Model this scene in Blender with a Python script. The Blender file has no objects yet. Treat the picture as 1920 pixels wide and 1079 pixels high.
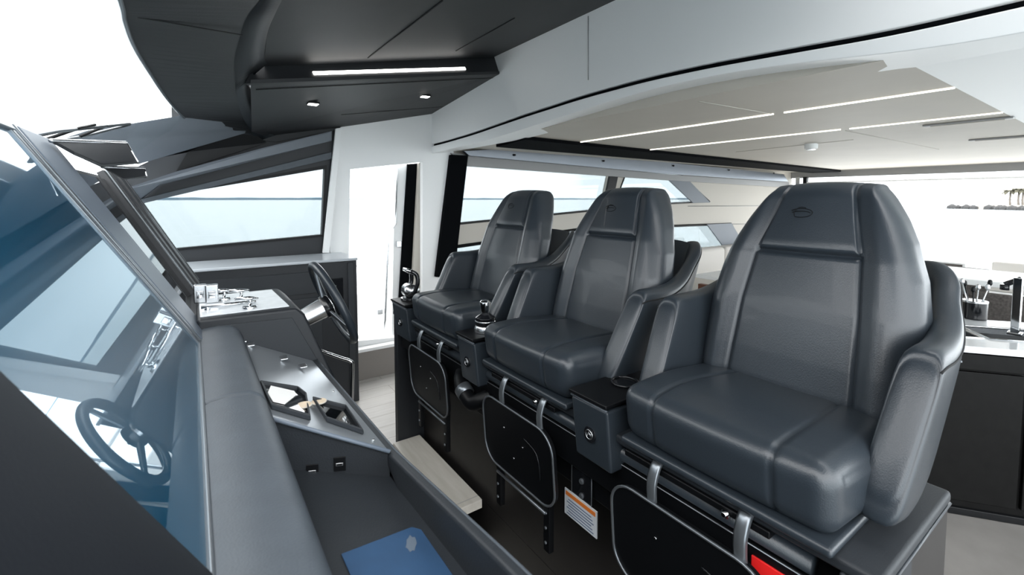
import bpy, bmesh, math, random
from mathutils import Vector, Matrix
random.seed(4)
S = bpy.context.scene
COL = S.collection
# ------------------------------------------------------------------ camera
F = 860.0; CX = 960.0; HV = 373.0; PIT = math.radians(3.4); H = 1.68; YAW = math.radians(34.9)
CY = HV + F*math.tan(PIT)
FW = Vector((math.sin(YAW)*math.cos(PIT), math.cos(YAW)*math.cos(PIT), -math.sin(PIT)))
RT = Vector((math.cos(YAW), -math.sin(YAW), 0)); UP = RT.cross(FW)
CAM = Vector((0, 0, H))
cd = bpy.data.cameras.new('camera'); cam = bpy.data.objects.new('camera', cd); COL.objects.link(cam)
cd.sensor_width = 36; cd.lens = 36*F/1920; cd.clip_start = .02; cd.clip_end = 9000
cd.shift_y = -(539.5-CY)/1920
cam.matrix_world = Matrix((( RT.x, UP.x, -FW.x, CAM.x), (RT.y, UP.y, -FW.y, CAM.y), (RT.z, UP.z, -FW.z, CAM.z), (0, 0, 0, 1)))
cd.dof.use_dof = True; cd.dof.focus_distance = 1.9; cd.dof.aperture_fstop = 4.5
S.camera = cam
# ------------------------------------------------------------------ light
w = bpy.data.worlds.new('overcast'); S.world = w; w.use_nodes = True
nt = w.node_tree; bg = nt.nodes['Background']
tc = nt.nodes.new('ShaderNodeTexCoord'); sx = nt.nodes.new('ShaderNodeSeparateXYZ'); cr = nt.nodes.new('ShaderNodeValToRGB')
nt.links.new(tc.outputs['Generated'], sx.inputs[0]); nt.links.new(sx.outputs['Z'], cr.inputs[0]); nt.links.new(cr.outputs[0], bg.inputs[0])
cr.color_ramp.elements[0].position = 0; cr.color_ramp.elements[0].color = (.90, .96, 1, 1)
cr.color_ramp.elements[1].position = .6; cr.color_ramp.elements[1].color = (1, 1, 1, 1)
bg.inputs[1].default_value = 3.2
S.view_settings.view_transform = 'Standard'; S.view_settings.look = 'None'; S.view_settings.gamma = 1
S.view_settings.use_curve_mapping = False; S.view_settings.exposure = .85
S.cycles.max_bounces = 10; S.cycles.diffuse_bounces = 6; S.cycles.glossy_bounces = 6; S.cycles.transparent_max_bounces = 16

def P(u, v, x=None, y=None, z=None):
    d = FW + RT*((u-CX)/F) - UP*((v-CY)/F)
    t = (x-CAM.x)/d.x if x is not None else (y-CAM.y)/d.y if y is not None else (z-CAM.z)/d.z
    return CAM + d*t
# ------------------------------------------------------------------ materials
M = {}
def mat(n, c, r=.5, metal=0, spec=.5, bump=0, bs=200, coat=0, emit=None, es=0, ior=None, var=0, vs=8):
    m = bpy.data.materials.new(n); m.use_nodes = True; t = m.node_tree; b = t.nodes['Principled BSDF']
    b.inputs['Base Color'].default_value = (*c, 1); b.inputs['Roughness'].default_value = r; b.inputs['Metallic'].default_value = metal
    b.inputs['Specular IOR Level'].default_value = spec; b.inputs['Coat Weight'].default_value = coat
    if ior: b.inputs['IOR'].default_value = ior
    if emit: b.inputs['Emission Color'].default_value = (*emit, 1); b.inputs['Emission Strength'].default_value = es
    co = t.nodes.new('ShaderNodeTexCoord')
    if bump:
        n1 = t.nodes.new('ShaderNodeTexNoise'); n1.inputs['Scale'].default_value = bs; n1.inputs['Detail'].default_value = 3
        bp = t.nodes.new('ShaderNodeBump'); bp.inputs['Strength'].default_value = bump; bp.inputs['Distance'].default_value = .002
        t.links.new(co.outputs['Object'], n1.inputs['Vector']); t.links.new(n1.outputs[0], bp.inputs['Height']); t.links.new(bp.outputs[0], b.inputs['Normal'])
    if var:
        n2 = t.nodes.new('ShaderNodeTexNoise'); n2.inputs['Scale'].default_value = vs; n2.inputs['Detail'].default_value = 5
        rp = t.nodes.new('ShaderNodeValToRGB')
        rp.color_ramp.elements[0].position = .3; rp.color_ramp.elements[0].color = (*[q*(1-var) for q in c], 1)
        rp.color_ramp.elements[1].position = .7; rp.color_ramp.elements[1].color = (*[min(1, q*(1+var)) for q in c], 1)
        t.links.new(co.outputs['Object'], n2.inputs['Vector']); t.links.new(n2.outputs[0], rp.inputs[0]); t.links.new(rp.outputs[0], b.inputs['Base Color'])
    M[n] = m; return m
mat('leather', (.024, .0315, .040), .34, bump=.25, bs=350, spec=.55, coat=.08)
mat('leather_grey', (.062, .075, .090), .5, bump=.3, bs=300, var=.08, vs=20)
mat('soft_grey', (.17, .19, .22), .5, bump=.15, bs=250)
mat('frame_grey', (.13, .16, .20), .42, bump=.15, bs=300)
mat('leather_panel', (.017, .021, .026), .55, bump=.25, bs=300)
mat('dark_panel', (.011, .0135, .0175), .5, bump=.15, bs=150)
mat('ceiling_dark', (.016, .0175, .020), .6, bump=.2, bs=220, var=.1, vs=6)
mat('black', (.003, .0035, .0045), .45, spec=.25)
mat('black_matte', (.003, .0035, .0045), .9, spec=.05)
mat('cheek', (.006, .008, .012), .65, spec=.16, bump=.2, bs=300)
mat('black_gloss', (.008, .009, .011), .12)
mat('seam', (.006, .007, .008), .8)
mat('brown_panel', (.012, .0105, .010), .5, var=.15, vs=12)
mat('white', (.88, .89, .89), .45)
mat('white_gel', (.82, .83, .83), .25)
mat('cream', (.52, .49, .44), .6, bump=.1, bs=90)
mat('ceil_cream', (.50, .465, .41), .55, bump=.08, bs=60, var=.03, vs=3)
mat('grey_trim', (.30, .30, .30), .4)
mat('rail_silver', (.24, .26, .29), .3, metal=1)
mat('silver', (.62, .64, .66), .25, metal=1)
mat('bezel', (.20, .22, .24), .28, metal=.7)
mat('chrome', (.8, .82, .84), .08, metal=1)
mat('counter', (.72, .74, .76), .15)
mat('steel_brushed', (.55, .57, .6), .22, metal=1)
mat('grey_top', (.50, .54, .58), .22)
mat('plate_grey', (.34, .37, .40), .28, metal=.6)
mat('blue_mat', (.018, .058, .13), .65, var=.12, vs=15)
mat('stain', (.10, .13, .17), .8)
mat('paper', (.85, .85, .84), .6)
mat('cork', (.60, .50, .38), .6, var=.1, vs=60)
mat('red', (.85, .02, .02), .4)
mat('orange', (.65, .18, .03), .5)
mat('ink', (.12, .16, .25), .6)
mat('sticker', (.62, .66, .70), .4)
mat('sofa', (.60, .58, .55), .8, bump=.2, bs=120)
mat('brown_wood', (.13, .05, .028), .45, var=.2, vs=20)
mat('wicker', (.09, .08, .075), .7, var=.4, vs=60)
mat('sill_brown', (.20, .18, .165), .5)
mat('led', (1, 1, 1), .5, emit=(1, .98, .94), es=5)
mat('led_warm', (1, 1, 1), .5, emit=(1, .95, .85), es=1.5)
mat('spot', (1, 1, 1), .5, emit=(1, .97, .92), es=10)
mat('shore', (.17, .24, .30), 1)
mat('sand', (.26, .24, .21), 1)
mat('rocks', (.05, .05, .05), 1)
mat('frond', (.09, .085, .06), 1)
mat('trunk', (.18, .16, .14), 1)
m_ = mat('screen_glass', (.000, .058, .118), .3, spec=.2)
t_ = m_.node_tree; o_ = t_.nodes['Material Output']; g_ = t_.nodes.new('ShaderNodeBsdfGlossy'); g_.inputs['Roughness'].default_value = .012; g_.inputs[0].default_value = (.82, .93, 1, 1)
x_ = t_.nodes.new('ShaderNodeMixShader'); f_ = t_.nodes.new('ShaderNodeFresnel'); f_.inputs[0].default_value = 3.1
t_.links.new(f_.outputs[0], x_.inputs[0]); t_.links.new(t_.nodes['Principled BSDF'].outputs[0], x_.inputs[1]); t_.links.new(g_.outputs[0], x_.inputs[2]); t_.links.new(x_.outputs[0], o_.inputs[0])
mat('screen_black', (.004, .005, .006), .03, spec=1.0, ior=1.7)
def wood(n, c, dark, plank=.14, rough=.5, ax='X', seam=(.6, .57, .53)):
    m = mat(n, c, rough); t = m.node_tree; b = t.nodes['Principled BSDF']; co = [q for q in t.nodes if q.type == 'TEX_COORD'][0]
    mp = t.nodes.new('ShaderNodeMapping'); mp.inputs['Scale'].default_value = (1.5, 14, 10) if ax == 'X' else (14, 1.5, 10)
    ns = t.nodes.new('ShaderNodeTexNoise'); ns.inputs['Scale'].default_value = 2.2; ns.inputs['Detail'].default_value = 8
    rp = t.nodes.new('ShaderNodeValToRGB'); rp.color_ramp.elements[0].position = .3; rp.color_ramp.elements[1].position = .72
    rp.color_ramp.elements[0].color = (*dark, 1); rp.color_ramp.elements[1].color = (*c, 1)
    t.links.new(co.outputs['Object'], mp.inputs[0]); t.links.new(mp.outputs[0], ns.inputs['Vector']); t.links.new(ns.outputs[0], rp.inputs[0])
    br = t.nodes.new('ShaderNodeTexBrick'); br.inputs['Mortar Size'].default_value = .004; br.inputs['Brick Width'].default_value = 1.4; br.inputs['Row Height'].default_value = plank
    br.inputs['Scale'].default_value = 1; br.inputs['Mortar'].default_value = (*seam, 1)
    if ax == 'Y':
        m2 = t.nodes.new('ShaderNodeMapping'); m2.inputs['Rotation'].default_value = (0, 0, math.pi/2); t.links.new(co.outputs['Object'], m2.inputs[0]); t.links.new(m2.outputs[0], br.inputs['Vector'])
    else: t.links.new(co.outputs['Object'], br.inputs['Vector'])
    t.links.new(rp.outputs[0], br.inputs['Color1']); t.links.new(rp.outputs[0], br.inputs['Color2'])
    t.links.new(br.outputs[0], b.inputs['Base Color'])
wood('floor_wood', (.84, .82, .79), (.74, .72, .68), .18)
wood('board_wood', (.84, .80, .73), (.72, .68, .60), 3, ax='Y')
wood('galley_wood', (.004, .004, .004), (.0015, .0015, .0015), 5, seam=(.001, .001, .001)); M['galley_wood'].node_tree.nodes['Principled BSDF'].inputs['Specular IOR Level'].default_value = .15
def glass(n, tint, refl=1.0):
    m = bpy.data.materials.new(n); m.use_nodes = True; t = m.node_tree; t.nodes.clear()
    o = t.nodes.new('ShaderNodeOutputMaterial'); mx = t.nodes.new('ShaderNodeMixShader'); tr = t.nodes.new('ShaderNodeBsdfTransparent')
    g = t.nodes.new('ShaderNodeBsdfGlossy'); fr = t.nodes.new('ShaderNodeFresnel'); ml = t.nodes.new('ShaderNodeMath'); ml.operation = 'MULTIPLY'
    tr.inputs[0].default_value = (*tint, 1); g.inputs['Roughness'].default_value = .01; fr.inputs[0].default_value = 1.45; ml.inputs[1].default_value = refl
    t.links.new(fr.outputs[0], ml.inputs[0]); t.links.new(ml.outputs[0], mx.inputs[0]); t.links.new(tr.outputs[0], mx.inputs[1]); t.links.new(g.outputs[0], mx.inputs[2]); t.links.new(mx.outputs[0], o.inputs[0])
    M[n] = m
glass('glass', (.455, .478, .483), .3); glass('glass_clear', (.97, .98, .98), .12)
glass('glass_tint', (.2, .24, .28), .8)
def water():
    m = mat('water', (.42, .48, .50), .22, spec=.6); t = m.node_tree; b = t.nodes['Principled BSDF']
    co = t.nodes.new('ShaderNodeTexCoord'); mp = t.nodes.new('ShaderNodeMapping'); mp.inputs['Scale'].default_value = (.25, .6, 1)
    ns = t.nodes.new('ShaderNodeTexNoise'); ns.inputs['Scale'].default_value = .5; ns.inputs['Detail'].default_value = 6
    bp = t.nodes.new('ShaderNodeBump'); bp.inputs['Strength'].default_value = .35; bp.inputs['Distance'].default_value = .3
    t.links.new(co.outputs['Object'], mp.inputs[0]); t.links.new(mp.outputs[0], ns.inputs['Vector']); t.links.new(ns.outputs[0], bp.inputs['Height']); t.links.new(bp.outputs[0], b.inputs['Normal'])
water()
mat('floor_stone', (.22, .21, .20), .5, var=.2, vs=3)
mat('pod_top', (.70, .73, .76), .25, var=.06, vs=30)
# ------------------------------------------------------------------ helpers
def link(name, me, m=None, parent=None, smooth=False):
    o = bpy.data.objects.new(name, me); COL.objects.link(o)
    if m: me.materials.append(M[m])
    if parent: o.parent = parent; o.matrix_parent_inverse = parent.matrix_world.inverted()
    if smooth:
        for p in me.polygons: p.use_smooth = True
    return o
def setp(o, label=None, cat=None, group=None, kind=None):
    if label: o['label'] = label
    if cat: o['category'] = cat
    if group: o['group'] = group
    if kind: o['kind'] = kind
    return o
def thing(name, label, cat, loc=(0, 0, 0), group=None):
    o = bpy.data.objects.new(name, None); COL.objects.link(o); o.location = loc; o.empty_display_size = .05
    o.matrix_world = Matrix.Translation(Vector(loc))
    return setp(o, label, cat, group)
def frombm(name, bm, m, parent=None, smooth=False, bevel=0, seg=2, ang=30, sub=0):
    bmesh.ops.recalc_face_normals(bm, faces=bm.faces)
    me = bpy.data.meshes.new(name); bm.to_mesh(me); bm.free()
    o = link(name, me, m, parent, smooth)
    if bevel:
        b = o.modifiers.new('bevel', 'BEVEL'); b.width = bevel; b.segments = seg; b.limit_method = 'ANGLE'; b.angle_limit = math.radians(ang)
        for p in me.polygons: p.use_smooth = True
        try:
            wn = o.modifiers.new('wn', 'WEIGHTED_NORMAL'); wn.keep_sharp = False
        except Exception: pass
    if sub:
        s = o.modifiers.new('sub', 'SUBSURF'); s.levels = s.render_levels = sub
    return o
def bbox(bm, x0, x1, y0, y1, z0, z1):
    v = [bm.verts.new(p) for p in ((x0,y0,z0),(x1,y0,z0),(x1,y1,z0),(x0,y1,z0),(x0,y0,z1),(x1,y0,z1),(x1,y1,z1),(x0,y1,z1))]
    for f in ((0,1,2,3),(4,5,6,7),(0,1,5,4),(1,2,6,5),(2,3,7,6),(3,0,4,7)): bm.faces.new([v[i] for i in f])
def box(name, r, m, parent=None, bevel=.004, seg=2):
    bm = bmesh.new(); bbox(bm, *r); return frombm(name, bm, m, parent, bevel=bevel, seg=seg)
def bslab(bm, pts, off):
    off = Vector(off); a = [bm.verts.new(Vector(p)) for p in pts]; b = [bm.verts.new(Vector(p)+off) for p in pts]; n = len(pts)
    bm.faces.new(a); bm.faces.new(b[::-1])
    for i in range(n): bm.faces.new([a[i], a[(i+1) % n], b[(i+1) % n], b[i]])
def slab(name, pts, off, m, parent=None, bevel=.003, seg=2, ang=30):
    bm = bmesh.new(); bslab(bm, pts, off); return frombm(name, bm, m, parent, bevel=bevel, seg=seg, ang=ang)
def bring(bm, rings, cap=True, closed=False):
    vs = [[bm.verts.new(p) for p in r] for r in rings]; n = len(rings[0]); k = len(vs)
    for i in range(k if closed else k-1):
        A = vs[i]; B = vs[(i+1) % k]
        for j in range(n): bm.faces.new([A[j], A[(j+1) % n], B[(j+1) % n], B[j]])
    if cap and not closed: bm.faces.new(vs[0][::-1]); bm.faces.new(vs[-1])
def btube(bm, pts, r, n=10, closed=False):
    pts = [Vector(p) for p in pts]; k = len(pts); rings = []; prev = None
    for i, p in enumerate(pts):
        if closed: d = pts[(i+1) % k]-pts[i-1]
        else: d = pts[min(i+1, k-1)]-pts[max(i-1, 0)]
        d.normalize()
        if prev is None:
            a = d.orthogonal().normalized()
        else:
            a = (prev-d*prev.dot(d))
            a = a.normalized() if a.length > 1e-5 else d.orthogonal().normalized()
        prev = a; b = d.cross(a); rr = r[i] if isinstance(r, (list, tuple)) else r
        rings.append([p+(a*math.cos(t*2*math.pi/n)+b*math.sin(t*2*math.pi/n))*rr for t in range(n)])
    bring(bm, rings, closed=closed)
def tube(name, pts, r, m, parent=None, n=10, closed=False):
    bm = bmesh.new(); btube(bm, pts, r, n, closed); return frombm(name, bm, m, parent, smooth=True)
def smoothpath(pts, k=6):
    pts = [Vector(p) for p in pts]; out = []
    for i in range(len(pts)-1):
        p0 = pts[max(i-1, 0)]; p1 = pts[i]; p2 = pts[i+1]; p3 = pts[min(i+2, len(pts)-1)]
        for j in range(k):
            t = j/k
            out.append(.5*((2*p1)+(-p0+p2)*t+(2*p0-5*p1+4*p2-p3)*t*t+(-p0+3*p1-3*p2+p3)*t**3))
    out.append(pts[-1]); return out
def blathe(bm, prof, c, ax=(0, 0, 1), n=24):
    ax = Vector(ax).normalized(); a = ax.orthogonal().normalized(); b = ax.cross(a); c = Vector(c)
    bring(bm, [[c+ax*h+(a*math.cos(t*2*math.pi/n)+b*math.sin(t*2*math.pi/n))*max(r, 1e-4) for t in range(n)] for r, h in prof])
def lathe(name, prof, c, m, parent=None, ax=(0, 0, 1), n=24):
    bm = bmesh.new(); blathe(bm, prof, c, ax, n); return frombm(name, bm, m, parent, bevel=.0008, seg=1)
def rgrid(L, W, Hh, r, n=(30, 40, 14)):
    """rounded box as a dense grid; returns a bmesh centred on the origin"""
    bm = bmesh.new(); vd = {}
    def V(i, j, k):
        key = (i, j, k)
        if key not in vd:
            p = Vector((L*(i/n[0]-.5), W*(j/n[1]-.5), Hh*(k/n[2]-.5)))
            q = Vector((max(-L/2+r, min(L/2-r, p.x)), max(-W/2+r, min(W/2-r, p.y)), max(-Hh/2+r, min(Hh/2-r, p.z))))
            d = p-q
            if d.length > 1e-6:
                # map cube-ish corner to sphere
                m = max(abs(d.x), abs(d.y), abs(d.z)); p = q+d.normalized()*m if m > 1e-6 else p
            vd[key] = bm.verts.new(p)
        return vd[key]
    a, b, c = n
    for i in range(a):
        for j in range(b):
            for k in (0, c): bm.faces.new([V(i, j, k), V(i+1, j, k), V(i+1, j+1, k), V(i, j+1, k)])
    for i in range(a):
        for k in range(c):
            for j in (0, b): bm.faces.new([V(i, j, k), V(i+1, j, k), V(i+1, j, k+1), V(i, j, k+1)])
    for j in range(b):
        for k in range(c):
            for i in (0, a): bm.faces.new([V(i, j, k), V(i, j+1, k), V(i, j+1, k+1), V(i, j, k+1)])
    bmesh.ops.recalc_face_normals(bm, faces=bm.faces); return bm
def lerp(tab, x):
    if x <= tab[0][0]: return tab[0][1]
    for (a, b), (c, d) in zip(tab, tab[1:]):
        if x <= c: return b+(d-b)*(x-a)/(c-a)
    return tab[-1][1]
def ss(t): t = max(0, min(1, t)); return t*t*(3-2*t)
def struct(o, label=None): o['kind'] = 'structure'; return o
def panel(name, outer, holes, y, th, m, parent=None):
    """wall in the plane y with openings; outer and holes are lists of (x, z)"""
    bm = bmesh.new(); es = []
    for loop in [outer]+holes:
        v = [bm.verts.new((p[0], y, p[1])) for p in loop]
        es += [bm.edges.new((v[i], v[(i+1) % len(v)])) for i in range(len(v))]
    bmesh.ops.triangle_fill(bm, edges=es, use_beauty=True)
    r = bmesh.ops.extrude_face_region(bm, geom=list(bm.faces))
    for v in [g for g in r['geom'] if isinstance(g, bmesh.types.BMVert)]: v.co.y += th
    return frombm(name, bm, m, parent)
XZ = lambda u, v, y=4.3: (lambda p: (p.x, p.z))(P(u, v, y=y))
WY = 4.3
# ------------------------------------------------------------------ sea and shore
bm = bmesh.new(); v = [bm.verts.new(p) for p in ((-6000, -6000, -3), (6000, -6000, -3), (6000, 6000, -3), (-6000, 6000, -3))]; bm.faces.new(v)
struct(frombm('sea', bm, 'water'))
def shore(name, x0, y0, x1, y1, n, h, m):
    bm = bmesh.new(); a = Vector((x0, y0, -3)); b = Vector((x1, y1, -3)); rings = []; d = (b-a).normalized(); nn = Vector((-d.y, d.x, 0))
    for i in range(n+1):
        t = i/n; p = a.lerp(b, t); hh = h*(.9+.2*random.random())*min(1, 8*t+.05, 8*(1-t)+.05)
        rings.append([p-nn*20, p-nn*12+Vector((0, 0, hh)), p+nn*12+Vector((0, 0, hh)), p+nn*20])
    bring(bm, rings); return struct(frombm(name, bm, m))
shore('shoreline', -2200, 1500, 900, 2100, 90, 9, 'shore')
shore('shoreline', 900, 2100, 2600, 1500, 60, 8, 'shore')
shore('shoreline', 2400, 1000, 2600, 300, 40, 5, 'shore')
# ------------------------------------------------------------------ floors
struct(box('floor', (-1.2, 9.8, 2.962, 4.24, -.06, 0), 'floor_wood', bevel=0))
struct(box('floor_salon', (1.6, 9.8, 1.9, 2.961, -.06, 0), 'floor_wood', bevel=0))
struct(box('floor_galley', (1.66, 9.8, -2.4, 1.9, -.06, 0), 'floor_stone', bevel=0))
struct(box('floor_helm', (-.9, 1.6, -1.6, 2.961, -.36, -.30), 'brown_panel', bevel=0))
struct(box('trim_34', (-.9, 1.6, 2.962, 3.0, -.36, -.061), 'sill_brown', bevel=0))
struct(box('trim_1', (1.60, 1.66, -2.4, 2.96, -.36, -.061), 'dark_panel', bevel=0))
t = setp(box('step_board', (1.05, 1.24, 2.06, 2.895, 0, .05), 'board_wood', bevel=.004), 'light oak footboard on the floor below the farthest helm seat', 'step')
t = setp(box('step_board', (1.05, 1.272, .5, 2.10, -.299, -.20), 'board_wood', bevel=.004), 'light oak footboard low beside the dash tray, nearest the camera', 'step')
# ------------------------------------------------------------------ starboard wall
win1 = [XZ(265, 375), XZ(608, 317), XZ(603, 440), XZ(330, 466)]
struct(panel('wall_left_helm', [(-1.0, 1.10), (1.02, 1.10), (1.05, 1.40), (1.12, 2.33), (.45, 2.20), (-.1, 2.05), (-.55, 1.76), (-.8, 1.6)], [win1], WY, .05, 'dark_panel'))
wf = struct(panel('window_1', [(p[0]+dx, p[1]+dz) for p, (dx, dz) in zip(win1, ((-.05, .0), (.02, .035), (.02, -.02), (-.04, -.02)))], [win1], WY-.012, .011, 'black'))
gl = slab('pane', [(p[0], WY+.02, p[1]) for p in win1], (0, .006, 0), 'glass', wf, bevel=0)
# cornice over the helm window
bm = bmesh.new()
bslab(bm, [P(240, 352, y=3.95), P(330, 322, y=4.0), P(495, 277, y=4.15), P(622, 246, y=4.28), P(622, 262, y=4.28), P(300, 345, y=4.28), P(262, 374, y=4.28)], (0, .01, -.01))
struct(frombm('trim_2', bm, 'soft_grey'))
struct(slab('trim_3', [P(262, 374, y=4.26), P(622, 285, y=4.26), P(622, 298, y=4.26), P(262, 383, y=4.26)], (0, .03, 0), 'leather_grey'))
# door wall, white
doorh = [XZ(655, 318), XZ(790, 304), (1.87, .30), XZ(650, 640)]
wallw = struct(panel('wall_left', [(.985, .0), (2.12, 0), (2.25, 2.14), (2.1, 2.56), (1.115, 2.325), (1.0, 1.28)], [doorh], WY-.03, .09, 'white'))
struct(slab('trim_4', [P(628, 242, y=WY-.031), P(640, 240, y=WY-.031), P(616, 474, y=WY-.031), P(604, 474, y=WY-.031)], (0, -.03, 0), 'white'))
struct(box('trim_5', (1.10, 2.1, 4.20, 4.27, 0, .27), 'sill_brown', bevel=.004))
struct(box('trim_6', (1.10, 2.0, 4.17, 4.5, .27, .30), 'white', bevel=.006))
# open side door: frame with its sliding leaf
d = struct(bpy.data.objects.new('door_1', None)); COL.objects.link(d)
slab('door_leaf', [(1.60, WY+.10, .31), (1.66, WY+.10, 2.05), (1.80, WY+.10, 2.05), (1.74, WY+.10, .31)], (0, .035, 0), 'white', d)
slab('gasket', [P(764, 308, y=WY+.08), P(786, 306, y=WY+.08), P(764, 640, y=WY+.08), P(743, 640, y=WY+.08)], (0, .02, 0), 'black_matte', d)
tube('handle', [P(744, 318, y=WY+.09), P(741, 420, y=WY+.09), P(728, 440, y=WY+.09), P(722, 600, y=WY+.09), P(716, 636, y=WY+.09)], .012, 'silver', d)
slab('jamb', [P(786, 306, y=WY+.03), P(800, 304, y=WY+.03), P(782, 640, y=WY+.03), P(768, 640, y=WY+.03)], (0, .05, 0), 'cream', d)
box('latch', (1.655, 1.70, WY+.06, WY+.1, 1.20, 1.26), 'silver', d)
box('lock', (1.45, 1.50, WY+.06, WY+.1, .55, .60), 'silver', d)
# side deck bulwark outside the door
b = struct(box('trim_7', (-.6, 3.4, 5.15, 5.30, -.5, .62), 'white_gel', bevel=.03)); b.name = 'wall_side_deck'
struct(box('floor_side_deck', (-2, 9, 4.36, 5.15, .0, .05), 'white_gel', bevel=0))
t = thing('deck_rail', 'white side deck railing outside the open door', 'railing', (1.5, 5.2, .62))
tube('rail', [(.6, 5.2, .93), (3.3, 5.2, .93)], .018, 'white_gel', t)
for x in (.8, 1.62, 2.5): tube('post', [(x, 5.2, .6), (x, 5.2, .93)], .014, 'white_gel', t)
# black raked window post and salon side
struct(slab('trim_8', [P(846, 290, y=4.22), P(878, 292, y=4.22), P(852, 520, y=4.22), P(818, 520, y=4.22)], (0, .07, 0), 'black_matte'))
struct(slab('trim_9', [P(846, 287, y=4.24), P(1250, 327, y=4.24), P(1480, 342, y=4.24), P(1480, 352, y=4.24), P(1250, 338, y=4.24), P(866, 311, y=4.24)], (0, .05, 0), 'grey_trim'))
sw1 = [XZ(868, 300), XZ(1146, 315), XZ(1130, 393), XZ(856, 420)]
sw2 = [XZ(1175, 320), XZ(1272, 322), XZ(1330, 378), XZ(1150, 387)]
sw3 = [XZ(848, 464), XZ(1080, 431), XZ(1370, 420), XZ(1398, 463), XZ(1300, 473), XZ(1090, 493), XZ(852, 520)]
sal = struct(panel('wall_left_salon', [(2.06, 0), (9.75, 0), (9.75, 2.24), (2.22, 2.24)], [sw1, sw2, sw3], WY, .07, 'cream'))
for i, (h, g) in enumerate(((sw1, 'glass'), (sw2, 'glass_tint'), (sw3, 'glass'))):
    f = struct(bpy.data.objects.new('window_%d' % (i+2), None)); COL.objects.link(f)
    bm = bmesh.new(); btube(bm, [(p[0], WY-.004, p[1]) for p in h], .014 if i < 2 else .02, 6, True); frombm('window_frame', bm, 'black', f)
    slab('pane', [(p[0], WY+.05, p[1]) for p in h], (0, .006, 0), 'glass', f, bevel=0)
struct(slab('trim_10', [P(1146, 318, y=4.27), P(1162, 318, y=4.27), P(1146, 395, y=4.27), P(1130, 395, y=4.27)], (0, .03, 0), 'black'))
struct(slab('trim_11', [P(1246, 330, y=4.25), P(1286, 332, y=4.25), P(1332, 380, y=4.25), P(1300, 381, y=4.25)], (0, .02, 0), 'soft_grey'))
struct(slab('trim_12', [P(1326, 421, y=4.25), P(1372, 419, y=4.25), P(1398, 462, y=4.25), P(1358, 465, y=4.25)], (0, .02, 0), 'soft_grey'))
for n_, (a, b_) in enumerate((((1290, 387), (1480, 386)), ((1290, 421), (1480, 420)))):
    p, q = P(*a, y=4.295), P(*b_, y=4.295); struct(tube('trim_%d' % (13+n_), [p, q], .006, 'grey_trim', n=5))
# ------------------------------------------------------------------ header beam across the boat
slotp = [(829,268),(887,251),(975,220),(1092,182),(1208,150),(1325,124),(1500,92),(1675,61),(1920,5)]
lipp = [(800,290),(905,266),(1033,226),(1150,188),(1267,156),(1383,134),(1500,118),(1733,93),(1920,62)]
slot = sorted([(p.y, p.z) for p in (P(*q, x=2.0) for q in slotp)]); lip = sorted([(p.y, p.z) for p in (P(*q, x=2.0) for q in lipp)])
ceile = sorted([(p.y, p.z) for p in (P(*q, x=2.32) for q in [(985,260),(1130,222),(1267,190),(1383,170),(1500,153),(1698,128)])])
def smt(tab, y):
    return sum(lerp(tab, y+dy) for dy in (-.12, -.06, 0, .06, .12))/5
ys = [-2.4+i*6.7/110 for i in range(111)]
def hdr(name, prof, m, parent=None):
    bm = bmesh.new(); bring(bm, [[Vector((a, y, b)) for a, b in prof(y)] for y in ys]); return struct(frombm(name, bm, m, parent, smooth=False, bevel=.004))
hdr('wall_back_helm', lambda y: [(2.0, smt(slot, y)+.012), (2.0, 3.1), (2.10, 3.1), (2.10, smt(slot, y)+.012)], 'white')
hdr('trim_15', lambda y: [(2.02, smt(slot, y)-.013), (2.02, smt(slot, y)+.013), (2.1, smt(slot, y)+.013), (2.1, smt(slot, y)-.013)], 'black_matte')
hdr('trim_16', lambda y: [(2.0, smt(lip, y)), (1.995, smt(slot, y)-.012), (2.10, smt(slot, y)-.012), (2.33, smt(slot, y)), (2.33, max(smt(ceile, y), 2.17) if y > .6 else 2.19), (2.1, smt(lip, y)+.01)], 'white')
p0, p1 = P(1103, 30, x=1.998), P(1103, 150, x=1.998)
struct(tube('trim_17', [p0, p1], .003, 'grey_trim', n=4))
# ------------------------------------------------------------------ salon ceiling
CZ = 2.2
cs = struct(slab('ceiling_salon', [(2.15, .60, CZ), (9.75, .60, CZ), (9.75, 4.3, CZ), (2.15, 4.3, CZ)], (0, 0, .06), 'ceil_cream', bevel=0))
struct(slab('ceiling_salon_side', [(2.15, .60, CZ-.002), (9.75, .60, CZ-.002), (9.75, -2.4, CZ+.12), (2.15, -2.4, CZ+.12)], (0, 0, .1), 'white', bevel=0))
for k, (u0, v0, u1, v1) in enumerate(((1109, 268, 1450, 214), (1232, 284, 1576, 243))):
    a, b_ = P(u0, v0, z=CZ-.004), P(u1, v1, z=CZ-.004)
    setp(box('led_strip', (b_.x-.006, b_.x+.006, b_.y, lerp([(0, 3.1), (1, 3.75)], k), CZ-.008, CZ-.001), 'led_warm', bevel=0), ('thin glowing line light in the cream ceiling, nearer the white header beam', 'thin glowing line light in the cream ceiling, farther from the header beam')[k], 'light')
for k, (x, y0, y1) in enumerate(((2.93, .6, 1.35), (4.0, .6, 1.38))):
    setp(box('led_strip', (x-.005, x+.005, y0, y1, CZ-.008, CZ-.001), 'led_warm', bevel=0), ('short ceiling line light at the right edge, nearer the header', 'short ceiling line light at the right edge, beside the flat vents')[k], 'light')
for k, (a, b_) in enumerate((((1310, 190), (1450, 214)), ((1585, 245), (1760, 280)), ((1380, 285), (1600, 262)))):
    struct(tube('trim_%d' % (18+k), [P(*a, z=CZ-.001), P(*b_, z=CZ-.001)], .004, 'cream', n=4))
c = P(1521, 270, z=CZ)
t = thing('ceiling_spotlight', 'round chrome-rimmed spotlight surface-mounted on the cream salon ceiling', 'light', c)
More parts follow.
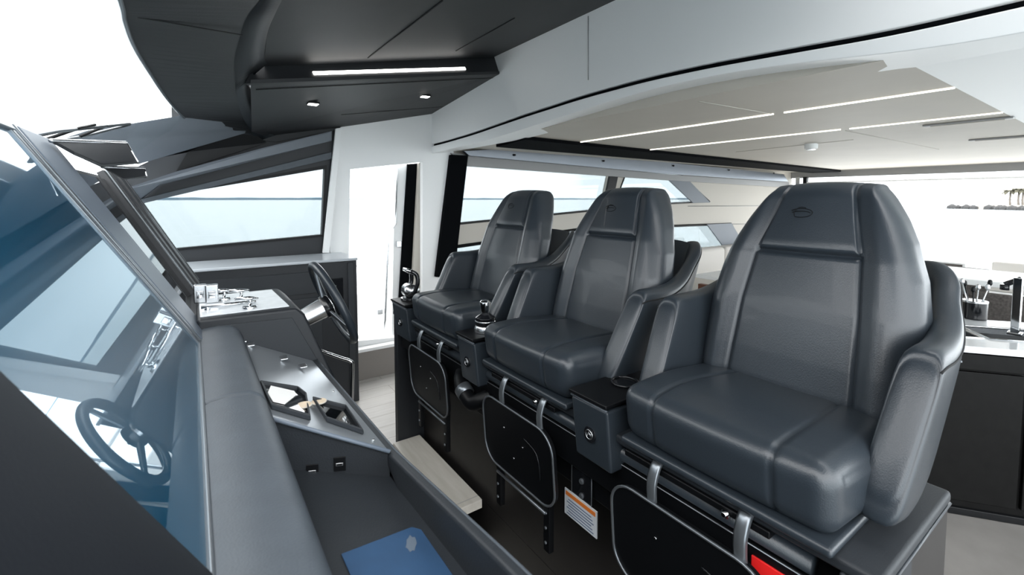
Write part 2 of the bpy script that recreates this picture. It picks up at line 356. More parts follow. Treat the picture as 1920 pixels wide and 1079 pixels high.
lathe('housing', [(.055, 0), (.055, -.045), (.045, -.05)], c, 'white', t); lathe('lens', [(.04, -.046), (.04, -.056), (.03, -.058)], c, 'silver', t)
for k, (u, v) in enumerate(((1812, 227), (1885, 257))):
    c = P(u, v, z=CZ); t = thing('ceiling_vent', ('slim oval ceiling vent just right of the round spotlight', 'slim oval ceiling vent at the right edge of the photo')[k], 'vent', c)
    box('frame', (c.x-.03, c.x+.03, c.y-.22, c.y+.22, CZ-.014, CZ), 'grey_trim', t, bevel=.006); box('grille', (c.x-.015, c.x+.015, c.y-.18, c.y+.18, CZ-.018, CZ-.013), 'ceil_cream', t, bevel=.001)
# curtain track
t = thing('curtain_track', 'long black ceiling track above the starboard salon windows', 'curtain track', (3, 3.95, 2.15))
slab('track', [P(930, 276, z=2.17), P(985, 262, z=2.17), P(1577, 322, z=2.17), P(1560, 328, z=2.17)], (0, 0, .03), 'black_matte', t)
t = thing('blind_rail', 'silver roller blind rail with small black bolts over the salon window', 'rail', (3, 4.2, 2.1))
slab('rail', [P(870, 283, y=4.15), P(985, 277, y=4.15), P(1470, 327, y=4.15), P(1478, 341, y=4.15), P(1250, 326, y=4.15), P(880, 292, y=4.15)], (0, .05, 0), 'rail_silver', t)
for (u, v) in ((964, 291), (1131, 302), (1262, 311), (1366, 319), (1450, 325)):
    lathe('bolt', [(.012, 0), (.012, .02)], P(u, v, y=4.15), 'black', t, ax=(0, -1, 0), n=10)
# aft bulkhead header and posts
struct(box('wall_back', (9.7, 9.8, -2.4, 4.3, 2.08, 2.26), 'grey_trim', bevel=0))
struct(box('trim_21', (9.66, 9.75, 4.0, 4.07, 0, 2.1), 'black', bevel=.004))
struct(box('trim_22', (9.66, 9.75, 4.12, 4.2, 0, 2.1), 'silver', bevel=.004))
struct(box('trim_23', (9.66, 9.75, -2.4, 4.0, 1.97, 2.0), 'white', bevel=.004))
# ------------------------------------------------------------------ helm ceiling
def cz(x): return 2.80+.25*(x-2)
def sz(x, y): return 2.65+.236*(x-2)-.1*(y-3.05)
pts = [(.27, 1.80), (.28, 2.165), (.33, 2.7), (.42, 3.4), (.6, 4.35), (2.02, 4.35), (2.02, .6), (1.6, .5), (1.6, -1.2), (.27, -1.2)]
struct(slab('ceiling', [(x, y, cz(x)) for x, y in pts], (0, 0, .08), 'ceiling_dark', bevel=0))
for k, (a, b_) in enumerate((((690, 108), (830, 0)), ((855, 95), (965, 33)))):
    q = []
    for (u, v) in (a, b_):
        z = 2.6
        for _ in range(30): z = cz(P(u, v, z=z).x)
        q.append(P(u, v, z=z)-Vector((0, 0, .002)))
    struct(tube('trim_%d' % (24+k), q, .004, 'seam', n=4))
def onsof(u, v, dz=0):
    z = 2.5
    for _ in range(60):
        p = P(u, v, z=z); z = .5*z+.5*(sz(p.x, p.y)+dz)
    return P(u, v, z=z)
def onceil(u, v):
    z = 2.5
    for _ in range(60): z = .5*z+.5*cz(P(u, v, z=z).x)
    return P(u, v, z=z)
A0 = onsof(470, 157); A1 = Vector((2.02, 3.04, sz(2.02, 3.04))); B0 = onceil(513, 124); B1 = Vector((2.02, 3.04, cz(2.02))); n0_ = (A1-A0).cross(B0-A0); B1.y = A0.y-(n0_.x*(B1.x-A0.x)+n0_.z*(B1.z-A0.z))/n0_.y
sof = [A0, A1, Vector((2.02, 4.33, sz(2.02, 4.33))), Vector((1.10, 4.33, sz(1.10, 4.33))), Vector((.55, 4.33, 2.19)), Vector((.40, 4.1, 2.20))]
so_ = struct(slab('ceiling_soffit', sof, (0, 0, .02), 'ceiling_dark', bevel=0))
A2 = A0-(A1-A0)*.015; B2 = B0-(B1-B0)*.06
bm = bmesh.new(); bslab(bm, [A2, A1, B1, B2], (.02, .03, 0)); struct(frombm('ceiling_soffit_face', bm, 'ceiling_dark'))
def onface(u, v):
    n = (A1-A0).cross(B0-A0).normalized(); d = FW + RT*((u-CX)/F) - UP*((v-CY)/F); t = (A0-CAM).dot(n)/d.dot(n); return CAM+d*t
f0, f1 = onface(587, 138), onface(872, 129)
nn = (A1-A0).cross(B0-A0).normalized(); nn = nn if nn.dot(CAM-A0) > 0 else -nn
up_ = nn.cross((A1-A0).normalized())*.011
bm = bmesh.new(); bslab(bm, [f0-up_, f1-up_, f1+up_, f0+up_], nn*.006)
setp(frombm('light_bar', bm, 'led', bevel=.002), 'long white glowing strip light on the dark overhead cove face', 'light')
for k, (u, v) in enumerate(((587, 195), (797, 181))):
    c = onsof(u, v); t = thing('downlight', ('small square glowing downlight in the dark soffit, left one', 'small square glowing downlight in the dark soffit, nearer the white wall')[k], 'light', c, 'square downlights in the helm soffit')
    box('lens', (c.x-.03, c.x+.03, c.y-.03, c.y+.03, c.z-.006, c.z+.004), 'spot', t, bevel=.003)
    box('rim', (c.x-.036, c.x+.036, c.y-.036, c.y+.036, c.z-.003, c.z+.01), 'black', t, bevel=.003)
for k, (a, b_) in enumerate((((480, 168), (925, 146)), ((640, 215), (830, 200)))):
    struct(tube('trim_%d' % (26+k), [onsof(*a)-Vector((0,0,.001)), onsof(*b_)-Vector((0,0,.001))], .003, 'seam', n=4))
# curved rib between roof front and ceiling
ribL = [(.20, 1.45, 2.30), (.20, 1.65, 2.30), (.172, 1.81, 2.28), (.170, 2.1, 2.28), (.176, 2.38, 2.28), (.20, 2.7, 2.275), (.224, 3.0, 2.27), (.29, 3.6, 2.265), (.363, 4.1, 2.26), (.47, 4.3, 2.13)]
ribR = [(.305, 1.45, cz(.305)+.02), (.313, 1.80, cz(.313)+.02), (.314, 2.0, cz(.314)+.02), (.317, 2.165, cz(.317)+.02), (.34, 2.45, cz(.34)+.02), (.376, 2.715, cz(.376)+.02), tuple(A0+Vector((0, .1, .02))), (.40, 3.5, 2.30), (.50, 4.1, 2.22), (.6, 4.3, 2.2)]
L = smoothpath(ribL); R = smoothpath(ribR)
bm = bmesh.new()
va = [bm.verts.new(p) for p in L]; vb = [bm.verts.new(p) for p in R]; vc = [bm.verts.new(p+Vector((-.04, 0, .10))) for p in R]; vd_ = [bm.verts.new(p+Vector((-.02, 0, .10))) for p in L]
for A, B in ((va, vb), (vb, vc), (vc, vd_), (vd_, va)):
    for i in range(len(A)-1): bm.faces.new([A[i], A[i+1], B[i+1], B[i]])
struct(frombm('trim_28', bm, 'leather_panel', smooth=True))
oute = smoothpath([(-.12, .9, 2.15), (-.125, 1.5, 2.168), (-.134, 1.7, 2.177), (-.135, 2.0, 2.183), (-.12, 2.5, 2.207), (-.085, 3.1, 2.216), (-.03, 3.8, 2.235), (.06, 4.3, 2.22)])
inne = [Vector(L[min(len(L)-1, int(i*(len(L)-1)/(len(oute)-1)))]) for i in range(len(oute))]
inne[0] = Vector((.2, .9, 2.30))
bm = bmesh.new()
va = [bm.verts.new(p) for p in oute]; vb = [bm.verts.new(p+Vector((.002, 0, .004))) for p in inne]; vc = [bm.verts.new(p+Vector((0, 0, .08))) for p in inne]; vd_ = [bm.verts.new(p+Vector((0, 0, .05))) for p in oute]
for A, B in ((va, vb), (vb, vc), (vc, vd_), (vd_, va)):
    for i in range(len(A)-1): bm.faces.new([A[i], A[i+1], B[i+1], B[i]])
struct(frombm('ceiling_front', bm, 'ceiling_dark', smooth=False))
struct(tube('trim_29', [p+Vector((-.004, 0, 0)) for p in oute], .008, 'bezel', n=6))
struct(tube('trim_30', [P(258, 32, z=2.186), P(455, 66, z=2.268)], .0025, 'seam', n=4))
# windscreen pillar ledges
struct(slab('trim_31', [P(110, 262, y=3.75), P(165, 245, y=3.8), P(344, 216, y=3.86), P(463, 236, y=4.2), P(463, 245, y=4.2), P(262, 303, y=4.1)], (-.01, .02, -.02), 'soft_grey'))
bm = bmesh.new(); bslab(bm, [P(262, 302, y=4.12), P(463, 240, y=4.22), P(500, 268, y=4.27), P(330, 322, y=4.24), P(352, 285, y=4.24)], (0, .05, 0)); struct(frombm('trim_32', bm, 'black'))
# roof sides above the walls close the helm from the sky
struct(slab('ceiling_edge', [(-.1, 4.28, 2.2), (.6, 4.28, 2.15), (1.1, 4.28, 2.3), (2.1, 4.28, 2.5), (2.1, 4.28, 2.9), (-.1, 4.28, 2.6)], (0, .1, 0), 'ceiling_dark', bevel=0))
# windscreen glass
wsg = struct(bpy.data.objects.new('window_5', None)); COL.objects.link(wsg)
bm = bmesh.new(); bot = [p+Vector((-1.15-.0*p.y, .15, -.98)) for p in oute]
bring(bm, [[a, b_, b_+Vector((-.006, 0, .003)), a+Vector((-.006, 0, .003))] for a, b_ in zip(oute, bot)]); frombm('pane', bm, 'glass_clear', wsg)
# wipers resting on the outside of the windscreen
def onws(u, v):
    lo, hi = .5, 5.5
    f = lambda y: P(u, v, y=y).z-(2.235+(P(u, v, y=y).x+.03)*.852)+.012
    for _ in range(40):
        m_ = (lo+hi)/2
        if f(lo)*f(m_) <= 0: hi = m_
        else: lo = m_
    return P(u, v, y=lo)
t = thing('windscreen_wiper', 'thin grey wiper arms resting on the outside of the windscreen', 'wiper', onws(150, 245))
tube('arm', [onws(30, 262), onws(110, 246), onws(243, 232)], .007, 'bezel', t, n=6); tube('arm', [onws(60, 272), onws(150, 257), onws(243, 234)], .006, 'bezel', t, n=6)
tube('blade', [onws(85, 262), onws(150, 240), onws(178, 234)], .006, 'black', t, n=6); tube('blade', [onws(150, 256), onws(200, 236)], .006, 'black', t, n=6)
# ------------------------------------------------------------------ side console below helm window
t = thing('side_console', 'dark starboard side cabinet with pale ledge below the helm window', 'cabinet', (.4, 4.0, 0))
c0 = P(670, 484, y=3.77)
cy0, cx1, ct = 3.77, c0.x, c0.z
box('body', (-1.0, cx1-.002, cy0+.012, 4.25, 0.0, ct-.02), 'dark_panel', t, bevel=.006)
box('worktop', (-1.0, cx1+.004, cy0, 4.26, ct-.02, ct+.002), 'grey_top', t, bevel=.006)
for nm, (u0, v0, u1, v1) in (('upper_panel', (370, 508, 608, 548)), ('lower_panel', (370, 556, 608, 740)), ('end_panel', (652, 492, 668, 740))):
    a = P(u0, v0, y=cy0); b_ = P(u1, v1, y=cy0)
    z1 = min(ct-.03, P(u1, v0, y=cy0).z)
    box(nm, (a.x, b_.x, cy0, cy0+.014, max(.03, b_.z), z1), 'leather_panel', t, bevel=.004)
a = P(612, 524, y=cy0); b_ = P(645, 590, y=cy0)
box('switch_recess', (a.x, b_.x, cy0-.004, cy0+.014, b_.z, a.z), 'black_gloss', t, bevel=.004)
for i in range(3): lathe('button', [(.008, 0), (.007, .006)], ((a.x+b_.x)/2, cy0-.004, a.z-.06-.06*i), 'silver', t, ax=(0, -1, 0), n=12)
t = thing('grab_bar', 'bent chrome grab bar in front of the dark side cabinet', 'grab bar', P(650, 690, y=3.0))
gA = P(600, 658, y=3.0); gB = P(659, 770, y=2.95)
tube('bar', [Vector((gA.x-.06, 3.78, gA.z))]+smoothpath([gA, P(640, 672, y=2.95), P(657, 678, y=2.93), P(661, 690, y=2.93), gB], 5)+[Vector((gB.x, gB.y+.03, gB.z-.05)), Vector((gB.x, 3.78, gB.z-.06))], .011, 'chrome', t)
# ------------------------------------------------------------------ dash: padded roll, pod, tray
VB = 1.22   # height of the screens' lower edge
def ex(xz, y0, y1, name, m, parent, bevel=.01, seg=3, y0f=None):
    bm = bmesh.new(); bslab(bm, [(x, y0, z) for x, z in xz], (0, y1-y0, 0)); return frombm(name, bm, m, parent, bevel=bevel, seg=seg)
dash = thing('dashboard', 'long grey leather dashboard with recessed tray running beside the screens', 'dashboard', (0, 1.0, 0))
# padded roll in two lengths, meeting at the seam
def roll(y0, y1):
    prof = [(-.02, 1.05), (-.02, 1.205), (.02, 1.222), (.06, 1.226), (.10, 1.222), (.126, 1.207), (.138, 1.175), (.140, 1.03)]
    return ex(prof, y0, y1, 'padded_roll', 'leather_grey', dash, .012, 3)
roll(-.35, 1.225); roll(1.229, 2.02)
# tray, its end wall and the tilted instrument plate
RX = lambda y: .385
RZ = lambda y: lerp([(-.5, 1.17), (.5, 1.128), (1.06, 1.062), (1.95, 1.036)], y)
q = [Vector((.13, 1.165, 1.175)), Vector((.375, 1.06, 1.065)), Vector((.375, 1.925, 1.035)), Vector((.13, 1.925, 1.160))]
fl4 = [Vector((.13, -.35, 1.140)), Vector((.375, -.35, 1.087)), Vector((.375, 1.06, 1.002)), Vector((.13, 1.165, 1.055))]
bm = bmesh.new(); bslab(bm, fl4, (0, 0, -.02)); frombm('tray_floor', bm, 'leather_panel', dash)
T0 = q[0]-Vector((0, .0, .004)); T1 = q[1]-Vector((0, 0, .004))
bm = bmesh.new(); bslab(bm, [T0, T1, fl4[2]-Vector((0, 0, .01)), fl4[3]-Vector((0, 0, .01))], (.0, .02, 0)); frombm('tray_end_wall', bm, 'leather_panel', dash)
bm = bmesh.new(); rings = []
for i in range(25):
    y = -.4+i*2.34/24; x = RX(y); z = RZ(y); zi = (fl4[1].z+(fl4[2].z-fl4[1].z)*(y+.35)/1.42-.015) if y < 1.06 else z-.03
    rings.append([Vector((x-.014, y, z-.006)), Vector((x-.009, y, z)), Vector((x+.006, y, z)), Vector((x+.011, y, z-.006)), Vector((x+.011, y, z-.10)), Vector((x-.014, y, zi))])
bring(bm, rings); frombm('rim', bm, 'leather_panel', dash, bevel=.003)
tube('rim_highlight', [(RX(y)+.006, y, RZ(y)-.001) for y in [-.4+i*2.34/24 for i in range(25)]], .003, 'leather_grey', dash, n=8)  # highlight on the rim edge, put in as a thin paler tube
bm = bmesh.new()
bslab(bm, [(.39, -.35, 1.08), (.39, 1.95, .95), (.16, 1.95, .0), (.10, -.35, -.29)], (-.02, 0, 0)); frombm('lower_fascia', bm, 'black', dash)
box('dash_base', (-.9, .10, -.35, 3.74, -.29, 1.04), 'dark_panel', dash, bevel=0)
bm = bmesh.new(); bslab(bm, q, (0, 0, -.012)); frombm('instrument_plate', bm, 'plate_grey', dash, bevel=.002)
tube('edge_trim', [q[0]+Vector((0, -.004, .001)), q[1]+Vector((0, -.004, .001))], .005, 'frame_grey', dash, n=8)
def onpl(u, v, dz=0):
    n = (q[1]-q[0]).cross(q[3]-q[0]).normalized(); d = FW + RT*((u-CX)/F) - UP*((v-CY)/F); t = (q[0]+Vector((0, 0, dz))-CAM).dot(n)/d.dot(n); return CAM+d*t
def bin_(us, nm='bin'):
    pt = [onpl(*a) for a in us]
    bm = bmesh.new(); c = sum(pt, Vector())/len(pt); up = Vector((0, 0, .014)); inn = [p.lerp(c, .10) for p in pt]
    n = len(pt)
    for i in range(n):
        j = (i+1) % n; bslab(bm, [pt[i], pt[j], inn[j], inn[i]], up)
    o = frombm(nm, bm, 'leather_panel', dash, bevel=.002)
    bm = bmesh.new(); bslab(bm, [p+Vector((0, 0, .002)) for p in inn], (0, 0, .002)); frombm('bin_floor', bm, 'screen_black', o)
    return inn
b1 = bin_([(488, 722), (508, 768), (583, 790), (575, 745), (560, 733)]); b2 = bin_([(586, 752), (612, 792), (682, 816), (650, 768)])
pz = Vector((0, 0, .0055))
def flat(name, us, m, lab, cat, th=.0015):
    bm = bmesh.new(); bslab(bm, [onpl(*a)+pz for a in us], (0, 0, th)); return setp(frombm(name, bm, m), lab, cat)
flat('folded_paper', [(508, 728), (552, 738), (556, 745), (534, 763), (512, 758), (502, 742)], 'paper', 'white paper lying in the shallow black bin on the dash plate', 'paper')
c = onpl(570, 765)+pz
c2 = onpl(598, 758)+pz
for c_, lb in ((c, 'round cork coaster in the left dash bin, cut by the bin edge'), (c2, 'round cork coaster in the right dash bin by the divider')):
    t = thing('coaster', lb, 'coaster', c_); lathe('disc', [(.019, 0), (.019, .004)], c_, 'cork', t); lathe('rim', [(.021, 0), (.021, .003)], c_, 'cream', t)
for i, (u, v) in enumerate(((625, 735), (700, 826), (622, 665))):
    lathe('screw', [(.004, 0), (.0035, .003)], onpl(u, v), 'chrome', dash, n=10)
for i, (u, v) in enumerate(((455, 641), (470, 648), (532, 673), (568, 688))):
    c = onpl(u, v); box('toggle', (c.x-.012, c.x+.012, c.y-.02, c.y+.02, c.z, c.z+.006), 'silver', dash, bevel=.002)
# USB sockets on the tray end wall
for k, (u, v) in enumerate(((586, 884), (637, 870))):
    yy = T1.y-.001+ (0); c = P(u, v, y=T0.y if k == 0 else T0.y)
    n = Vector((T1.y-T0.y, -(T1.x-T0.x), 0)).normalized(); d = FW + RT*((u-CX)/F) - UP*((v-CY)/F); tt = (T0-CAM).dot(n)/d.dot(n); c = CAM+d*tt
    t = thing('usb_socket', ('square black USB socket in the tray end wall, nearer the padded roll', 'square black USB socket in the tray end wall, nearer the seats')[k], 'socket', c, 'USB sockets in the dash tray')
    ang = math.atan2(T1.y-T0.y, T1.x-T0.x); ax_ = Vector((math.cos(ang), math.sin(ang), 0)); nn2 = Vector((math.sin(ang), -math.cos(ang), 0))
    def sq(w_, h_, d0, d1, nm, m):
        bm = bmesh.new(); bslab(bm, [c+ax_*a*w_+Vector((0, 0, b_*h_))+nn2*d0 for a, b_ in ((-1,-1),(1,-1),(1,1),(-1,1))], nn2*(d1-d0)); frombm(nm, bm, m, t, bevel=.001)
    sq(.0135, .017, 0, .003, 'plate', 'black'); sq(.0085, .0035, .003, .0045, 'port', 'silver'); sq(.006, .0018, .0045, .005, 'contact', 'black')
    sq(.005, .003, .0001, .0006, 'cover', 'black')
# blue mat
def onfl(u, v, dz=0):
    n = (fl4[1]-fl4[0]).cross(fl4[2]-fl4[1]).normalized(); d = FW + RT*((u-CX)/F) - UP*((v-CY)/F); o = fl4[2]+Vector((0, 0, dz)); t = (o-CAM).dot(n)/d.dot(n); return CAM+d*t
mp = [onfl(a, b_, .003) for a, b_ in ((640, 1042), (772, 991), (790, 996), (862, 1100), (700, 1180))]
t = setp(slab('blue_mat', mp, (0, 0, .003), 'blue_mat', bevel=.001), 'blue sheet with a dark stain lying on the floor of the dash tray', 'mat')
c = onfl(771, 1020, .0065); c1 = onfl(780, 1020, .0065)-c; c2 = onfl(771, 1030, .0065)-c
bm = bmesh.new(); n = 14
vs_ = [bm.verts.new(c+c1*(.9+.5*random.random())*math.cos(i*2*math.pi/n)+c2*(1.2+.6*random.random())*math.sin(i*2*math.pi/n)) for i in range(n)]; bm.faces.new(vs_)
frombm('stain', bm, 'stain', t)
# helm pod
pod = thing('helm_pod', 'dark helm console pod with a chrome-fitted top beside the steering wheel', 'helm console', (.2, 2.3, 1.0))
PY0, PY1 = 1.93, 2.42
pp = [P(372, 600, y=PY0), P(556, 578, y=PY0), P(572, 590, y=PY0), P(632, 716, y=PY0), P(600, 740, y=PY0), P(372, 660, y=PY0)]
ex([(0.0, pp[0].z), (pp[1].x, pp[1].z), (pp[2].x, pp[2].z), (pp[3].x, pp[3].z), (pp[4].x-.02, .9), (0, .9)], PY0, PY1, 'body', 'dark_panel', pod, .012, 3)
# raised side panel insert
ip = [P(398, 612, y=PY0), P(548, 596, y=PY0), P(604, 690, y=PY0), P(440, 636, y=PY0)]
slab('side_panel', [Vector((p.x, PY0-.004, p.z)) for p in ip], (0, .006, 0), 'leather_panel', pod, bevel=.002)
tz2 = pp[1].z
slab('top_plate', [(.01, PY0+.03, tz2+.001), (pp[1].x-.02, PY0+.03, tz2+.001), (pp[1].x-.03, PY1-.06, tz2+.001), (.01, PY1-.06, tz2+.001)], (0, 0, .006), 'pod_top', pod)
def onz(u, v, z): return P(u, v, z=z)
Zt = tz2+.007
for k, (u, w_) in enumerate(((376, 1), (398, 1))):
    c = onz(u, 568, Zt)
    t = thing('rocker_switch', ('upright chrome rocker switch on the helm pod, nearer the screen', 'upright chrome rocker switch on the helm pod, nearer the wheel')[k], 'switch', c, 'chrome rocker switches on the helm pod')
    box('housing', (c.x-.022, c.x+.022, c.y-.012, c.y+.012, Zt, Zt+.075), 'silver', t, bevel=.004)
    box('key', (c.x-.012, c.x+.012, c.y-.017, c.y-.012, Zt+.02, Zt+.05), 'chrome', t, bevel=.002)
for k, (u, v, lb) in enumerate(((420, 556, 'small chrome lever on the helm pod, farthest from the wheel rim, by the rocker switches'), (452, 556, 'upright chrome lever in the middle of the helm pod top'), (468, 572, 'flat chrome knob lever on the helm pod nearest the wheel'))):
    c = onz(u, v+6, Zt); t = thing('chrome_lever', lb, 'lever', c)
    lathe('base', [(.026, 0), (.024, .008), (.012, .010)], c, 'chrome', t); tube('stem', [c+Vector((0, 0, .008)), c+Vector((.004, 0, .04))], .006, 'chrome', t)
    tube('arm', [c+Vector((-.045, 0, .040)), c+Vector((.0, 0, .038)), c+Vector((.03, 0, .034))], [.006, .008, .005], 'chrome', t)
t = thing('cleat_handle', 'long low chrome handle lying across the helm pod top', 'handle', onz(430, 575, Zt)); c = onz(430, 577, Zt)
tube('bar', [c+Vector((-.09, 0, .012)), c+Vector((.09, 0, .012))], .007, 'chrome', t)
for s in (-.07, .07): lathe('foot', [(.01, 0), (.008, .012)], c+Vector((s, 0, 0)), 'chrome', t)
# ------------------------------------------------------------------ steering wheel
wc = Vector((.545, 2.30, 1.175)); wa = Vector((.92, 0, .39)).normalized()
t = thing('steering_wheel', 'black leather rimmed steering wheel tilted towards the farthest helm seat', 'steering wheel', wc)
e1 = Vector((0, 1, 0)); e2 = wa.cross(e1).normalized(); R_ = .205
tube('rim', [wc+(e1*math.cos(a)+e2*math.sin(a))*R_ for a in [i*2*math.pi/64 for i in range(64)]], .019, 'leather', t, n=14, closed=True)
tube('inner_ring', [wc-wa*.002+(e1*math.cos(a)+e2*math.sin(a))*(R_-.022) for a in [i*2*math.pi/64 for i in range(64)]], .004, 'bezel', t, n=8, closed=True)
for a in (90, 210, 330):
    a = math.radians(a); d = e1*math.cos(a)+e2*math.sin(a)
    bm = bmesh.new(); s_ = d.cross(wa)*.018; bslab(bm, [wc-wa*.03+d*.03-s_, wc-wa*.03+d*.03+s_, wc+d*(R_-.01)+s_*.6, wc+d*(R_-.01)-s_*.6], -wa*.012); frombm('spoke', bm, 'bezel', t, bevel=.003)
hb = lathe('hub', [(.055, -.05), (.058, -.03), (.05, -.012), (.03, -.006)], wc, 'black_gloss', t, ax=wa)
lathe('boss', [(.042, -.16), (.048, -.05)], wc, 'silver', t, ax=wa); lathe('column', [(.03, -.30), (.032, -.15)], wc, 'black', t, ax=wa)
for a in (0, 60, 180): lathe('button', [(.007, 0), (.006, .006)], wc-wa*.012+(e1*math.cos(math.radians(a))+e2*math.sin(math.radians(a)))*.035, 'silver', t, ax=wa, n=10)
# ------------------------------------------------------------------ display screens
TV = Vector((-.345, 0, .605)).normalized()  # up the glass
def onscr(u, v, x0=0.0, z0=VB, off=0):
    n = Vector((TV.z, 0, -TV.x)); d = FW + RT*((u-CX)/F) - UP*((v-CY)/F); o = Vector((x0, 0, z0))+n*off; t = (o-CAM).dot(n)/d.dot(n); return CAM+d*t
SN = Vector((TV.z, 0, -TV.x))
def sp(s, y, off=0): return Vector((0, y, VB))+TV*s+SN*off
LEN = .72
scr = thing('display_screen', 'large tilted glass display screen nearest the camera, reflecting the cabin', 'screen', sp(0, 1.2))
slab('glass', [sp(0, .50), sp(0, 1.76), sp(LEN, 1.62), sp(LEN, .50)], -SN*.01, 'screen_glass', scr, bevel=0)
def squad(name, s0, s1, yb, yt, o0, o1, m, parent, bevel=.004, seg=3):
    """slab lying in the screen plane; yb and yt are the (y0, y1) at the lower and upper end"""
    bm = bmesh.new(); bslab(bm, [sp(s0, yb[0], o0), sp(s0, yb[1], o0), sp(s1, yt[1], o0), sp(s1, yt[0], o0)], SN*(o1-o0)); return frombm(name, bm, m, parent, bevel=bevel, seg=seg)
def sbox(name, s0, s1, y0, y1, o0, o1, m, parent, bevel=.006, seg=3): return squad(name, s0, s1, (y0, y1), (y0, y1), o0, o1, m, parent, bevel, seg)
squad('bezel', -.02, LEN+.02, (1.752, 1.775), (1.615, 1.645), -.01, .006, 'bezel', scr, .003)
squad('bezel', -.02, LEN+.02, (1.782, 1.80), (1.652, 1.672), -.01, .010, 'bezel', scr, .003)
sbox('bezel', -.022, 0, .3, 1.78, -.01, .007, 'bezel', scr, .003)
sbox('bezel', LEN, LEN+.02, .3, 1.64, -.01, .009, 'bezel', scr, .003)
squad('frame', -.03, LEN+.02, (1.80, 2.06), (1.672, 2.02), -.12, .012, 'frame_grey', scr, .008)
sbox('lower_trim', -.03, -.022, .3, 1.80, -.02, .02, 'bezel', scr, .003)
sbox('housing', -.03, LEN+.02, .3, 2.0, -.20, -.012, 'black', scr, .0)
# glow line on inside lower corner: two round lamps behind the glass edge
# padded cheek between camera and screen
bm = bmesh.new(); rings = []
for i in range(15):
    s = -.12+i*1.0/14
    rings.append([sp(s, .66, -.011), sp(s, .655, .004), sp(s, .62, .012), sp(s, .57, .026), sp(s, .49, .042), sp(s, .38, .058), sp(s, .25, .068), sp(s, -.3, .085), sp(s, -.3, -.011)])
bring(bm, rings); 
ck = setp(frombm('padded_cheek', bm, 'cheek', bevel=.004), 'soft black leather side pad of the screen surround, closest to the camera', 'panel')
# second screen, before the wheel
scr2 = thing('display_screen', 'second tilted display screen behind the first one, in front of the wheel', 'screen', sp(0, 2.3))
squad('glass', .0, LEN-.07, (2.06, 2.74), (2.03, 2.94), -.03, -.02, 'screen_black', scr2, 0)
def st(a, b, o1, m, nm):
    yb = (2.72+.50*a, 2.72+.50*b); yt = (2.93+.62*a, 2.93+.62*b); squad(nm, -.02, LEN-.03, yb, yt, -.03, o1, m, scr2, .003)
st(0, .09, .0, 'dark_panel', 'frame'); st(.10, .13, .006, 'bezel', 'bezel'); st(.15, .34, .012, 'dark_panel', 'frame'); st(.36, .50, .006, 'leather_panel', 'frame'); st(.54, .80, .014, 'dark_panel', 'frame'); st(.84, .875, .012, 'bezel', 'bezel'); st(.92, 1.0, .014, 'dark_panel', 'frame')
sbox('lower_trim', -.03, 0, 2.07, 2.75, -.10, .006, 'dark_panel', scr2, .004)
squad('housing', -.03, LEN-.01, (2.03, 3.22), (2.03, 3.5), -.20, -.062, 'black', scr2, 0)
def visor(us, lab, z):
    t = thing('glare_shield', lab, 'visor', P(*us[0], z=z))
    pts = [P(*a, z=z) for a in us]; slab('shade', pts, (0, 0, .012), 'black', t, bevel=.003)
    n = len(pts); tube('edge', [pts[0]+Vector((0, 0, .012)), pts[1]+Vector((0, 0, .012)), pts[2]+Vector((0, 0, .012))], .006, 'silver', t, n=6)
def visor2(pts, lab):
    t = thing('glare_shield', lab, 'visor', pts[0]); slab('shade', pts, (0, 0, .012), 'dark_panel', t, bevel=.003)
    tube('edge', [Vector(p)+Vector((0, 0, .006)) for p in (pts[0], pts[1], pts[2])], .007, 'silver', t, n=6)
visor2([P(96, 268, z=1.845), P(236, 270, y=2.75), P(258, 308, y=2.55), P(190, 315, y=2.2), P(140, 292, y=1.95)], 'dark glare shield plate above the nearer screen with a bright front edge')
visor2([P(192, 316, y=2.45), P(270, 318, y=2.95), P(274, 334, y=2.85), P(232, 338, y=2.6)], 'smaller dark glare shield plate above the second screen')
# ------------------------------------------------------------------ seat pedestal
ped = thing('seat_pedestal', 'long black pedestal carrying the three helm seats', 'pedestal', (1.35, 1.6, 0))
box('body', (1.275, 1.575, .29, 2.955, 0.005, .90), 'brown_panel', ped, bevel=.004)
box('front_beam', (1.15, 1.28, .36, 2.90, .60, .90), 'black', ped, bevel=.006)
box('top', (1.085, 1.578, .285, 2.96, .90, .93), 'leather_panel', ped, bevel=.01, seg=3)
box('end_panel', (1.09, 1.28, 2.90, 2.958, 0.005, .90), 'dark_panel', ped, bevel=.006)
box('end_panel', (1.085, 1.28, .287, .36, -.30, .90), 'leather_panel', ped, bevel=.006)
box('plinth', (1.275, 1.575, .29, 2.955, -.30, 0.005), 'brown_panel', ped, bevel=0)
box('bracket', (1.10, 1.275, 2.3, 2.33, -.30, .0), 'black', ped)
box('bracket', (1.10, 1.275, 2.7, 2.73, -.30, .0), 'black', ped)
tube('piping', [(1.09, .287, .897), (1.575, .287, .897)], .004, 'leather', ped, n=6)
box('front_rail', (1.114, 1.152, .40, 2.88, .70, .822), 'black', ped, bevel=.004)
tube('highlight_line', [(1.1125, .42, .820), (1.1125, 2.86, .820)], .0018, 'bezel', ped, n=5)  # highlight below the padded bar, drawn as a thin bright strip
tube('padded_bar', [(1.128, .42, .852), (1.128, 2.86, .852)], .024, 'leather', ped, n=14)
a = P(1075, 868, x=1.148); b_ = P(1115, 915, x=1.148)
t = thing('breaker_box', 'small black breaker panel on the pedestal above the warning label', 'switch box', a)
box('plate', (1.140, 1.15, 1.135, 1.24, .55, .69), 'black_gloss', t, bevel=.003)
tube('frame', [(1.139, 1.24, .55), (1.139, 1.135, .55), (1.139, 1.135, .69), (1.139, 1.24, .69)], .0018, 'bezel', t, n=5, closed=True)
